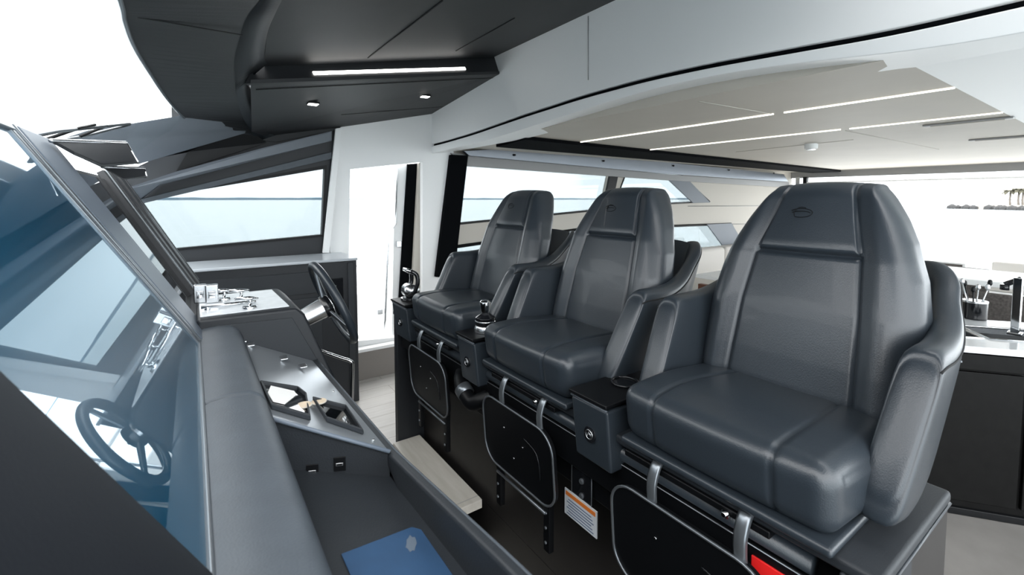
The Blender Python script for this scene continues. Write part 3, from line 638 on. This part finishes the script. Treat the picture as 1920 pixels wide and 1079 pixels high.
for z in (.59, .645): lathe('knob', [(.011, 0), (.009, .008)], (1.14, 1.185, z), 'bezel', t, ax=(-1, 0, 0), n=12)
t = thing('warning_label', 'white warning sticker with an orange band on the pedestal front', 'label', (1.14, 1.19, .5))
box('plate', (1.136, 1.14, 1.105, 1.275, .475, .575), 'sticker', t, bevel=0)
box('band', (1.1345, 1.136, 1.112, 1.268, .553, .568), 'orange', t, bevel=0)
for i in range(6): box('text_line', (1.1350, 1.136, 1.12+.006*(i % 3), 1.262-.008*(i % 2), .483+i*.011, .4868+i*.011), 'ink', t, bevel=0)
t['label'] = 'white warning sticker with an orange band on the pedestal front'
t = setp(box('red_tag', (1.108, 1.114, .445, .552, .742, .798), 'red', bevel=.002), 'bright red tag on the beam under the nearest seat', 'tag')
t = setp(box('red_button', (1.104, 1.114, .578, .596, .766, .782), 'red', bevel=.004), 'tiny red button left of the bright red tag', 'button')
# ------------------------------------------------------------------ helm seats
GS = [0]
def seat(loc, label):
    t = thing('helm_chair', label, 'chair', loc, 'black leather helm seats in a row')
    X0 = 1.0
    # cushion -----------------------------------------------------
    L_, W_, H_ = .58, .60, .165
    bm = rgrid(L_, W_, H_, .05, (64, 90, 18))
    for vtx in bm.verts:
        p = vtx.co; x = p.x+L_/2; wv = p.y; zz = p.z
        # crowned top, tucked underside at the front
        cr_ = .010*(1-(2*wv/W_)**4)*ss(x/.12) if zz > 0 else 0
        front = 1-ss(x/.10)
        p.x += front*(.02*(1-(zz/H_+.5)))*1.2 - front*.015*(1-(2*wv/W_)**2)
        p.z += cr_ - .02*ss((x-.15)/.35)*(1 if zz > 0 else 0)
        sc_ = .172-.03*ss((x-.1)/.4); rel = p.y/(W_/2); p.y = sc_*rel/.56 if abs(rel) < .56 else math.copysign(sc_+(abs(rel)-.56)/.44*(W_/2-sc_), rel)
        p.y *= 1-.05*(1-ss(x/.3))
        vtx.co = p
    bm.normal_update()
    mv = []
    for vtx in bm.verts:
        p = vtx.co; x = p.x+L_/2
        g = 0
        if p.z > -H_*.46:
            for sgn in (-1, 1):
                dd = abs(p.y/(1-.05*(1-ss(x/.3)))-sgn*(.172-.03*ss((x-.1)/.4))); g = max(g, math.exp(-(dd/.0062)**2))
        if p.z > 0 and x > .1:
            dd = abs(x-.43); g = max(g, .5*math.exp(-(dd/.006)**2)) if abs(p.y) < .15 else g
        if x > .06 and p.z > H_*.2 and p.z < H_*.42: g = max(g, .8*math.exp(-((p.z-H_*.30)/.004)**2) if abs(p.y) > W_/2*.93 else 0)
        mv.append(-vtx.normal*.0075*g)
    for vtx, d_ in zip(bm.verts, mv): vtx.co += d_
    for vtx in bm.verts: vtx.co += Vector((1.045+L_/2, 0, .955+H_/2))
    c_ = frombm('seat_cushion', bm, 'leather', t, smooth=True)
    # base plate ----------------------------------------------------
    box('base_plate', (1.055, 1.62, -.285, .285, .932, .956), 'leather', t, bevel=.01, seg=3)
    # backrest -------------------------------------------------------
    T_, W_, H_ = .15, .60, .66
    z0 = 1.074
    hw = [(1.07, .290), (1.2, .300), (1.35, .298), (1.45, .281), (1.55, .247), (1.62, .214), (1.67, .188), (1.70, .170), (1.72, .158)]
    sw = [(1.07, .178), (1.2, .172), (1.35, .165), (1.51, .148), (1.62, .120), (1.72, .098)]
    GS[0] = 1; fx = [(1.07, 1.445), (1.2, 1.475), (1.35, 1.515), (1.5, 1.565), (1.6, 1.61), (1.72, 1.665)]
    bm = rgrid(T_, W_, H_, .05, (14, 100, 120))
    for vtx in bm.verts:
        p = vtx.co; z = z0+H_/2+p.z; hwz = lerp(hw, z); rel = p.y/(W_/2); s_ = lerp(sw, z)
        y = s_*rel/.56 if abs(rel) < .56 else math.copysign(s_+(abs(rel)-.56)/.44*(hwz-s_), rel)
        z -= .012*rel*rel*ss((z-1.6)/.1); xf = lerp(fx, z); xx = p.x+T_/2
        bol = ss((abs(y)-s_)/.05)*(1-ss((abs(y)-s_-.05)/.09))*.018*(1-ss((z-1.5)/.2)*.5)
        wrap = ss((abs(y)-s_-.05)/.12)*.035
        head = .020*ss((z-1.50)/.05) if abs(y) < s_ else .0
        f = 1-xx/T_
        vtx.co = Vector((xf+xx+f*(-bol+wrap-head*.5)-.010*f*(1 if abs(y) < s_ else 0)*math.cos(min(1, abs(y)/s_)*math.pi/2), y, z))
    bm.normal_update(); mv = []
    for vtx in bm.verts:
        p = vtx.co; s_ = lerp(sw, p.z); g = math.exp(-((abs(p.y)-s_)/.0048)**2)*.010
        if abs(p.y) < s_+.002: g = max(g, math.exp(-((p.z-1.512)/.0065)**2)*.020)
        mv.append(-vtx.normal*g)
    front = lambda fc: fc.normal.x < -.35
    parts = {'backrest': [], 'headrest_panel': [], 'back_panel': []}
    for vtx, d_ in zip(bm.verts, mv): vtx.co += d_
    bm.faces.ensure_lookup_table()
    for nm in ('headrest_panel', 'back_panel', 'backrest'):
        b2 = bm.copy(); dele = []
        for fc in b2.faces:
            c = fc.calc_center_median(); s_ = lerp(sw, c.z); inside = abs(c.y) < s_ and c.x < lerp(fx, c.z)+.045 and c.z > 1.08
            k = 'backrest' if not inside else ('headrest_panel' if c.z > 1.512 else 'back_panel')
            if k != nm: dele.append(fc)
        bmesh.ops.delete(b2, geom=dele, context='FACES')
        for vtx in b2.verts: pass
        me = bpy.data.meshes.new(nm); b2.to_mesh(me); b2.free(); link(nm, me, 'leather', t, True)
    bm.free()
    # embossed emblem on the headrest
    bm = bmesh.new()
    xh = lambda z: lerp(fx, z)-.0208
    zc = 1.635
    ell = lambda rx, rz, a0, a1: [Vector((xh(zc+rz*math.sin(a))-.0, .03+rx*math.cos(a), zc+rz*math.sin(a))) for a in [a0+(a1-a0)*i/16 for i in range(17)]]
    btube(bm, ell(.034, .014, .5, 5.2), .0012, 5); btube(bm, ell(.020, .018, -.6, 2.2), .0012, 5); btube(bm, ell(.026, .005, 0, 3.1), .0012, 5)
    frombm('emblem', bm, 'black', t, smooth=True)
    # armrests and shell ----------------------------------------------
    def arm(s):
        st = [(1.360, 1.315, 1.205, 1.02, .342, .074), (1.368, 1.330, 1.195, .985, .342, .084), (1.40, 1.337, 1.215, .968, .342, .088), (1.48, 1.337, 1.30, .962, .342, .088), (1.57, 1.344, 1.42, .985, .336, .084),
              (1.66, 1.37, 1.54, 1.05, .322, .078), (1.74, 1.412, 1.65, 1.13, .302, .070), (1.80, 1.452, 1.74, 1.20, .290, .066), (1.845, 1.478, 1.80, 1.26, .266, .062), (1.878, 1.487, 1.845, 1.30, .236, .056), (1.895, 1.482, 1.87, 1.32, .20, .05)]
        Pn = [Vector(a) for a in [(q_[0], q_[1], q_[2]) for q_ in st]]; Qn = [Vector((q_[3], q_[4], q_[5])) for q_ in st]
        Pn = smoothpath(Pn, 3); Qn = smoothpath(Qn, 3); rings = []
        N = 28
        for a, b in zip(Pn, Qn):
            xt, zt, xb = a; zb, yc, th = b; ring = []
            hh = (zt-zb)/2; r = .028
            for k in range(N):
                an = 2*math.pi*k/N; cx_, sy_ = math.cos(an), math.sin(an)
                e = .32 if True else 1
                yy = (abs(cx_)**e)*(1 if cx_ > 0 else -1)*th/2
                zz = sy_
                # rounded rectangle in (y, along)
                if abs(sy_) > .9: pass
                vv = (1 if sy_ > 0 else -1)*abs(sy_)**.45
                z = (zt+zb)/2+vv*hh; f = (vv+1)/2
                x = xb+(xt-xb)*(f**1.0)
                edge = max(0, abs(vv)-(1-r/hh))/(r/hh); yy *= math.sqrt(max(0.02, 1-edge**2*.55))
                ring.append(Vector((x, s*(yc+yy-.030*(1-f)), z)))
            rings.append(ring)
        bm = bmesh.new(); c0_ = sum(rings[0], Vector())/N
        cap = [[c0_.lerp(p, .3)+Vector((-.009, 0, .0)) for p in rings[0]], [c0_.lerp(p, .80)+Vector((-.008, 0, 0)) for p in rings[0]], [c0_.lerp(p, .95)+Vector((-.004, 0, 0)) for p in rings[0]]]
        bring(bm, cap+rings); ao = frombm('armrest', bm, 'leather', t, smooth=True)
        kk = 3 if s > 0 else 3
        tube('piping', [rg[kk] for rg in rings[2:-3]], .0028, 'seam', ao, n=6); return ao
    for s in (1, -1):
        a_ = arm(s)
    bm = bmesh.new(); rings = []
    for i in range(25):
        a = -1+2*i/24; y = .215*math.sin(a*math.pi/2); xx = 1.865+.035*math.cos(a*math.pi/2)
        zt = 1.472+.015*math.cos(a*math.pi/2); 
        rings.append([Vector((xx-.20, y*.9, .96)), Vector((xx-.05, y, 1.25)), Vector((xx, y, zt)), Vector((xx+.03, y*1.03, zt-.01)), Vector((xx-.02, y*1.03, 1.22)), Vector((xx-.17, y*.93, .95))])
    bring(bm, rings); frombm('back_shell', bm, 'leather', t, smooth=True)
    return t
YS = (.648, 1.468, 2.288)
labs = ('black leather helm seat nearest the camera, with emblem on the headrest, at right', 'black leather helm seat in the middle of the row of three', 'black leather helm seat farthest from the camera, beside the open door')
s0 = seat((0, 0, 0), labs[0])
def ctree(o, parent=None):
    mpi = o.matrix_parent_inverse.copy(); c = o.copy(); COL.objects.link(c); c.parent = parent; c.matrix_parent_inverse = mpi
    for ch in list(o.children): ctree(ch, c)
    return c
for i in (1, 2):
    c = ctree(s0); c.location = (0, YS[i], 0); c['label'] = labs[i]
s0.location = (0, YS[0], 0)
# ------------------------------------------------------------------ footrests under each seat
def footrest(yc):
    t = thing('folding_footrest', '', 'footrest', (1.07, yc, .6), 'folding footrests under the helm seats')
    w_, h_, r = .245, .155, .085
    def pt(a, b, off=0): return Vector((1.065+.10*(b/h_)*-.12+off, yc+a, .655+b))
    out = []
    for cx_, cz_, a0 in ((w_-r, h_-r, 0), (-w_+r, h_-r, 90), (-w_+r, -h_+r, 180), (w_-r, -h_+r, 270)):
        for k in range(8):
            a = math.radians(a0+k*90/7); out.append((cx_+r*math.cos(a), cz_+r*math.sin(a)))
    bm = bmesh.new(); bslab(bm, [pt(a, b) for a, b in out], (.018, 0, 0)); frombm('tray', bm, 'black', t, bevel=.003)
    tube('rim', [pt(a, b, -.002) for a, b in out], .0045, 'bezel', t, n=8, closed=True)
    tube('pull_loop', smoothpath([pt(-.07, .07, -.006), pt(-.15, .055, -.012), pt(-.17, 0, -.010), pt(-.165, -.06, -.006)]), .003, 'black_gloss', t, n=6)
    for a, b in ((-.05, .02), (.08, .05), (.02, -.06)): lathe('screw', [(.005, 0), (.004, .003)], pt(a, b, 0), 'silver', t, ax=(-1, 0, 0), n=8)
    for s in (-1, 1):
        box('strut', (1.09, 1.115, yc+s*.17-.018, yc+s*.17+.018, .30, .54), 'black', t, bevel=.003)
        for z in (.34, .40, .46): lathe('bolt', [(.007, 0), (.006, .005)], (1.089, yc+s*.17, z), 'bezel', t, ax=(-1, 0, 0), n=8)
        # curved hinge strap over the front rail
        ys_ = yc-.035+s*.13
        bm = bmesh.new(); path = smoothpath([(1.13, ys_, .955-.03), (1.085, ys_, .915), (1.06, ys_, .865), (1.063, ys_, .80)]); rings = [[p+Vector((0, -.018, 0)), p+Vector((-.008, -.010, 0)), p+Vector((-.008, .010, 0)), p+Vector((0, .018, 0)), p+Vector((.012, 0, 0))] for p in path]
        bring(bm, rings); frombm('hinge_strap', bm, 'bezel', t, smooth=True)
    tube('crossbar', [(1.085, yc-.17, .46), (1.085, yc+.17, .46)], .006, 'bezel', t, n=8)
    lathe('latch_knob', [(.010, 0), (.012, .008), (.006, .016)], (1.085, yc-.115, .885), 'chrome', t, ax=(-1, 0, 0), n=12)
    lathe('latch_pin', [(.006, 0), (.006, .01)], (1.085, yc-.15, .882), 'chrome', t, ax=(-1, 0, 0), n=10)
    box('linkage', (1.085, 1.15, yc-.22, yc+.22, .878, .898), 'black', t, bevel=.004)
    return t
fl = ('black folding footrest with metal rim under the nearest helm seat', 'black folding footrest with metal rim under the middle helm seat', 'black folding footrest with metal rim under the farthest seat, over the oak board')
f0_ = footrest(0.0); f0_['label'] = fl[0]
for i, dy in ((1, 1.50), (2, 2.37)):
    c = ctree(f0_); c.location = (1.07, dy, .6); c['label'] = fl[i]
f0_.location = (1.07, .72, .6)
t = thing('hose_elbow', 'thick black rubber hose elbow between the middle and farthest footrests', 'hose', (1.1, 1.9, .7))
tube('hose', smoothpath([(1.16, 2.12, .76), (1.10, 2.03, .76), (1.07, 1.95, .735), (1.075, 1.88, .70), (1.10, 1.83, .72), (1.15, 1.80, .75)]), .038, 'black', t, n=16)
tube('collar', [(1.072, 1.965, .742), (1.072, 1.925, .722)], .043, 'bezel', t, n=16)
# ------------------------------------------------------------------ consoles between the seats
def console(y0, y1, lab, nm='armrest_console'):
    t = thing(nm, lab, 'console', (1.1, (y0+y1)/2, 1.0), 'small consoles between the helm seats')
    bm = bmesh.new(); bslab(bm, [(1.04, y0, 1.012), (1.04, y1, 1.012), (1.065, y1, .80), (1.065, y0, .80)], (.30, 0, 0)); frombm('body', bm, 'leather', t, bevel=.010, seg=3)
    box('top_plate', (1.032, 1.36, y0-.004, y1+.004, 1.022, 1.036), 'black', t, bevel=.004)
    tube('piping', [(1.042, y0, 1.014), (1.042, y1, 1.014)], .004, 'leather_grey', t, n=6)
    c = Vector((1.052, (y0+y1)/2+.0, .905))
    d_ = lathe('dial', [(.026, -.004), (.026, .004), (.020, .005)], c, 'black_gloss', t, ax=(-1, 0, .1), n=24)
    bm = bmesh.new()
    btube(bm, [c+Vector((-.006, .015*math.cos(a), .015*math.sin(a))) for a in [i*math.pi/10 for i in range(20)]], .0022, 6, True)
    btube(bm, [c+Vector((-.006, -.008, -.006)), c+Vector((-.006, 0, .009)), c+Vector((-.006, .008, -.006))], .002, 5); btube(bm, [c+Vector((-.006, -.010, .002)), c+Vector((-.006, .010, .002))], .002, 5)
    frombm('dial_mark', bm, 'silver', d_, smooth=True)
    return t
console(.975, 1.14, 'black console with round dial between the nearest and middle helm seats')
console(1.80, 1.96, 'black console with round dial carrying the joystick, left of the middle seat')
console(2.62, 2.85, 'black console with round dial carrying the throttle, beside the farthest seat')
# joystick
c = Vector((1.15, 1.875, 1.037)); t = thing('joystick', 'squat chrome-banded black joystick on the console left of the middle seat', 'joystick', c)
lathe('base', [(.055, 0), (.056, .016), (.050, .030), (.046, .033)], c, 'silver', t); lathe('gaiter', [(.047, .033), (.050, .05), (.048, .07), (.032, .082), (.022, .088)], c, 'black_gloss', t)
lathe('band', [(.0505, .048), (.0515, .052), (.0505, .056)], c, 'chrome', t); lathe('knob', [(.018, .088), (.022, .10), (.027, .125), (.026, .145), (.018, .154)], c, 'chrome', t)
t = thing('gear_handle', 'small bent chrome handle behind the joystick', 'handle', (1.26, 1.83, 1.037))
tube('bar', [(1.27, 1.87, 1.038), (1.27, 1.86, 1.06), (1.27, 1.80, 1.062), (1.27, 1.79, 1.085)], .006, 'chrome', t)
# throttle
c = Vector((1.13, 2.76, 1.037)); t = thing('throttle_lever', 'black and chrome twin throttle lever on the console by the open door', 'throttle', c)
lathe('base', [(.062, 0), (.060, .012), (.045, .016)], c, 'black_gloss', t)
tube('drum', [c+Vector((0, -.05, .055)), c+Vector((0, .05, .055))], .043, 'silver', t, n=20)
for s in (-1, 1):
    tube('lever', smoothpath([c+Vector((.01, s*.045, .05)), c+Vector((.03, s*.05, .11)), c+Vector((.025, s*.045, .16)), c+Vector((-.01, s*.035, .185))]), [.014]*18+[.016], 'black_gloss', t, n=10)
tube('grip', [c+Vector((-.015, -.045, .187)), c+Vector((-.015, .06, .187))], .012, 'chrome', t, n=12)
# small fittings by the farthest seat
c = Vector((1.40, 2.72, 1.037)); t = thing('switch_cluster', 'cluster of small chrome fittings behind the throttle lever', 'switch', c)
box('base', (1.34, 1.50, 2.64, 2.84, .95, 1.036), 'black', t, bevel=.006)
for i in range(4): lathe('stud', [(.012, 0), (.010, .05), (.006, .06)], (1.38+.02*(i % 2), 2.66+.05*i, 1.036), 'silver', t, n=12)
# cup tray on the nearest console
c = Vector((1.22, 1.06, 1.037)); t = thing('cup_holder', 'round black cup holder ring on the console beside the nearest seat', 'cup holder', c)
tube('ring', [c+Vector((.045*math.cos(a), .045*math.sin(a), .004)) for a in [i*math.pi/14 for i in range(28)]], .005, 'black_gloss', t, closed=True, n=8); lathe('well', [(.042, 0), (.042, .002)], c, 'black_gloss', t)
# ------------------------------------------------------------------ galley island
G = Vector((3.27, .585, 0)); gu = Vector((.60, -.80, 0)).normalized(); gv = Vector((.80, .60, 0)).normalized()
def gp(a, b, z): return G+gu*a+gv*b+Vector((0, 0, z))
def gbox(name, a0, a1, b0, b1, z0, z1, m, parent, bevel=.004):
    bm = bmesh.new(); bslab(bm, [gp(a0, b0, z0), gp(a1, b0, z0), gp(a1, b1, z0), gp(a0, b1, z0)], (0, 0, z1-z0)); return frombm(name, bm, m, parent, bevel=bevel)
t = thing('galley_island', 'black galley island standing behind the nearest seat', 'cabinet', gp(0, .3, 0))
gbox('body', -.9, 1.4, .02, .62, .002, .885, 'galley_wood', t); gbox('plinth', -.88, 1.38, .0, .05, .002, .04, 'black', t)
for a in (-.84, -.28, .28, .84): gbox('door', a, a+.54, .0, .02, .08, .78, 'galley_wood', t); 
for a in (-.84, -.28, .28, .84):
    dr = gbox('drawer', a, a+.54, .0, .02, .79, .875, 'galley_wood', t); gbox('knob', a+.26, a+.28, -.012, 0, .826, .838, 'bezel', dr, .002)
# worktop with sink cut-outs
wt = thing('worktop', 'white polished worktop with a double sink on the black galley island', 'worktop', gp(0, .3, .9))
def sinkhole(a0, a1, b0, b1):
    bm = bmesh.new(); bslab(bm, [gp(a0, b0, .76), gp(a1, b0, .76), gp(a1, b1, .76), gp(a0, b1, .76)], (0, 0, .004))
    for (p, q_) in (((a0, b0), (a1, b0)), ((a1, b0), (a1, b1)), ((a1, b1), (a0, b1)), ((a0, b1), (a0, b0))):
        bslab(bm, [gp(*p, .76), gp(*q_, .76), gp(*q_, .918), gp(*p, .918)], (0, 0.004, 0))
    return bm
HO = [(-.22, .17, .16, .44), (.20, .60, .16, .44)]
bm = bmesh.new(); es = []
def loop(pts):
    v = [bm.verts.new(p) for p in pts]; return [bm.edges.new((v[i], v[(i+1) % len(v)])) for i in range(len(v))]
es += loop([gp(-.95, -.02, .92), gp(1.45, -.02, .92), gp(1.45, .66, .92), gp(-.95, .66, .92)])
for a0, a1, b0, b1 in HO: es += loop([gp(a0, b0, .92), gp(a1, b0, .92), gp(a1, b1, .92), gp(a0, b1, .92)])
bmesh.ops.triangle_fill(bm, edges=es, use_beauty=True); r = bmesh.ops.extrude_face_region(bm, geom=list(bm.faces))
for v in [g for g in r['geom'] if isinstance(g, bmesh.types.BMVert)]: v.co.z -= .034
frombm('slab', bm, 'counter', wt)
for h in HO:
    o = frombm('sink_basin', sinkhole(*h), 'steel_brushed', wt); tube('rim', [gp(h[0], h[2], .922), gp(h[1], h[2], .922), gp(h[1], h[3], .922), gp(h[0], h[3], .922)], .006, 'chrome', o, closed=True, n=6)
def gz(u, v, z=.92): return P(u, v, z=z)
c = gz(1903, 628); c.z = .921; t = thing('faucet', 'tall square chrome faucet behind the galley sink', 'faucet', c)
hF = P(1905, 524, y=c.y).z
box('base', (c.x-.03, c.x+.03, c.y-.03, c.y+.03, .921, .935), 'chrome', t, bevel=.004); box('column', (c.x-.018, c.x+.018, c.y-.018, c.y+.018, .93, hF), 'chrome', t, bevel=.003)
sp0 = Vector((c.x, c.y, hF)); tip = P(1884, 534, y=c.y+.05)
tube('spout', [sp0+Vector((.01, -.01, -.005)), tip], .014, 'black_gloss', t, n=8); tube('nozzle', [tip, tip+Vector((0, 0, -.03))], .02, 'black_gloss', t, n=10)
c = gz(1826, 598); c.z = .921; t = thing('utensil_jar', 'dark glass jar of kitchen utensils at the back of the worktop', 'jar', c)
hJ = P(1826, 566, y=c.y).z-.92
lathe('jar', [(.058, 0), (.06, .01), (.06, hJ), (.052, hJ), (.052, .02)], c, 'black_gloss', t); lathe('lid_band', [(.062, hJ-.008), (.062, hJ+.004)], c, 'silver', t)
for i in range(6):
    a = i*1.05; d = Vector((.03*math.cos(a), .03*math.sin(a), 0)); tp = c+d*2.2+Vector((0, 0, hJ+.07+.02*(i % 3)))
    tube('utensil', [c+d*.5+Vector((0, 0, .02)), tp], .004, ('silver', 'black')[i % 2], t, n=6)
    blathe_ = lathe('utensil_head', [(.004, -.01), (.013, .005), (.010, .025), (.003, .03)], tp, ('silver', 'black')[i % 2], t, n=10)
# ------------------------------------------------------------------ salon furniture further aft
def lp(x, u, v): return P(u, v, x=x)
a = lp(6.0, 1780, 518)
t = thing('dining_table', 'white dining table beyond the galley worktop', 'table', (6.3, 1.0, 0))
box('tabletop', (5.75, 6.7, .2, 1.75, .90, .95), 'white', t, bevel=.008)
for y in (.4, 1.55): box('leg', (6.1, 6.3, y-.04, y+.04, .002, .90), 'silver', t, bevel=.004)
def chair(x, y, lab, m='wicker'):
    t = thing('bar_chair', lab, 'chair', (x, y, 0), 'dark woven chairs at the dining table')
    box('seat', (x-.22, x+.22, y-.22, y+.22, .48, .55), m, t, bevel=.02); box('backrest', (x+.17, x+.22, y-.22, y+.22, .55, .88), m, t, bevel=.015)
    for sx in (-1, 1):
        for sy in (-1, 1): tube('leg', [(x+sx*.19, y+sy*.19, .002), (x+sx*.18, y+sy*.18, .48)], .014, 'silver', t, n=8)
chair(5.35, .72, 'brown woven chair seen behind the faucet')
chair(7.2, 1.35, 'dark woven chair beyond the white dining table')
# aft cabinets
t = thing('aft_cabinet', 'low dark-topped cabinet at the aft opening behind the table', 'cabinet', (8.9, 1.9, 0))
box('body', (8.6, 9.2, 1.55, 2.4, .002, .80), 'white', t, bevel=.01); box('door', (8.58, 8.6, 1.58, 2.36, .50, .78), 'wicker', t, bevel=.004)
t = thing('aft_bench', 'white bench with grey cushions on the aft deck', 'bench', (9.0, .9, 0))
box('base', (8.7, 9.3, .3, 1.4, .002, .45), 'white', t, bevel=.02); box('cushion', (8.7, 9.3, .32, 1.38, .45, .58), 'sofa', t, bevel=.03); box('back', (9.2, 9.35, .3, 1.4, .45, .80), 'sofa', t, bevel=.03)
struct(box('floor_aft', (9.8, 14, -3, 5, -.10, -.04), 'white_gel', bevel=0))
t = thing('transom_rail', 'white railing across the aft deck', 'railing', (13.5, 1.5, 0))
tube('rail', [(13.5, -2, .72), (13.5, 5, .72)], .02, 'white_gel', t)
for i in range(8): tube('post', [(13.5, -2+i, -.04), (13.5, -2+i, .72)], .015, 'white_gel', t, n=6)
# sofa along the starboard salon side
t = thing('salon_sofa', 'cream sofa below the slanted salon window, seen between middle and nearest seats', 'sofa', (6.5, 3.7, 0))
box('base', (5.2, 8.6, 3.35, 4.22, .002, .38), 'sofa', t, bevel=.03); box('seat_cushion', (5.25, 6.9, 3.35, 4.0, .38, .52), 'sofa', t, bevel=.05, seg=4); box('seat_cushion', (6.92, 8.55, 3.35, 4.0, .38, .52), 'sofa', t, bevel=.05, seg=4)
box('backrest', (5.25, 6.9, 3.98, 4.22, .45, .92), 'sofa', t, bevel=.06, seg=4); box('backrest', (6.92, 8.55, 3.98, 4.22, .45, .92), 'sofa', t, bevel=.06, seg=4)
t = thing('side_table', 'white-topped low table in front of the cream sofa', 'table', (5.4, 2.9, 0))
box('tabletop', (4.9, 6.2, 2.55, 3.2, .74, .78), 'white', t, bevel=.006); box('leg', (5.0, 5.06, 2.7, 2.95, .002, .74), 'brown_wood', t, bevel=.004); box('leg', (6.0, 6.06, 2.7, 2.95, .002, .74), 'brown_wood', t, bevel=.004)
c = P(1319, 545, x=4.6); t = setp(box('brown_box', (4.57, 4.63, c.y-.05, c.y+.05, .002, P(1319, 533, x=4.6).z), 'brown_wood', bevel=.004), 'reddish brown wooden post between the middle and nearest seats', 'post')
# low dark shelf right behind farthest seats
t = setp(box('dark_ledge', (2.9, 3.5, 3.3, 4.2, .002, 1.0), 'black', bevel=.02), 'low black cabinet behind the farthest two helm seats', 'cabinet')
# ------------------------------------------------------------------ island with palms
bm = bmesh.new(); c = P(1880, 385, x=300); rings = []
A_ = P(1790, 382, x=300); B_ = P(2100, 386, x=260); A_.z = B_.z = -3
for i in range(31):
    t_ = i/30; p = A_.lerp(B_, t_); h = 1.9*math.sin(min(1, t_*3)*math.pi/2)*(.9+.2*random.random()); rings.append([p+Vector((-6, 0, 0)), p+Vector((-2, 0, h)), p+Vector((6, 0, h*1.1)), p+Vector((14, 0, 0))])
bring(bm, rings); setp(frombm('sandbank', bm, 'sand'), 'low sandy islet on the sea near the right edge', 'islet')
bm = bmesh.new()
for i in range(40):
    t_ = random.random()**1.3*.6; p = A_.lerp(B_, t_); bmesh.ops.create_icosphere(bm, subdivisions=1, radius=1.1+random.random()*.9, matrix=Matrix.Translation(p+Vector((-4-random.random()*3, 0, .4))))
setp(frombm('shore_rocks', bm, 'rocks'), 'dark rocks along the edge of the sandy islet', 'rocks', kind='stuff')
for k, (u, vb, vt, lab) in enumerate(((1895, 378, 360, 'palm tree on the islet, leftmost of the group'), (1911, 378, 357, 'palm tree on the islet, cut by the right photo edge'), (1919, 378, 358, 'palm tree on the islet standing at the very edge of the photo'))):
    xx = 290; b0 = P(u, vb+2, x=xx); tp = P(u, vt, x=xx); t = thing('palm_tree', lab, 'palm tree', b0, 'palms on the islet')
    b0.z = -3
    tube('trunk', [b0, b0.lerp(tp, .5)+Vector((0, .2, 0)), tp], [.5, .4, .35], 'trunk', t, n=8)
    bm = bmesh.new()
    for i in range(16):
        a = i*2*math.pi/16+random.random()*.3; dx = Vector((math.cos(a), math.sin(a), 0)); L2 = 2.8+random.random()*.8
        s_ = Vector((-dx.y, dx.x, 0))*.75; pts = [tp+dx*L2*f+Vector((0, 0, 1.1*math.sin(f*2.2)-2.2*f*f*(1 if i % 2 else .3))) for f in (0, .3, .6, .85, 1)]
        rings = [[p-s_*w2, p+Vector((0, 0, .15)), p+s_*w2, p-Vector((0, 0, .05))] for p, w2 in zip(pts, (.3, 1, 1.1, .8, .1))]
        bring(bm, rings)
    frombm('fronds', bm, 'frond', t)
bpy.context.view_layer.update()
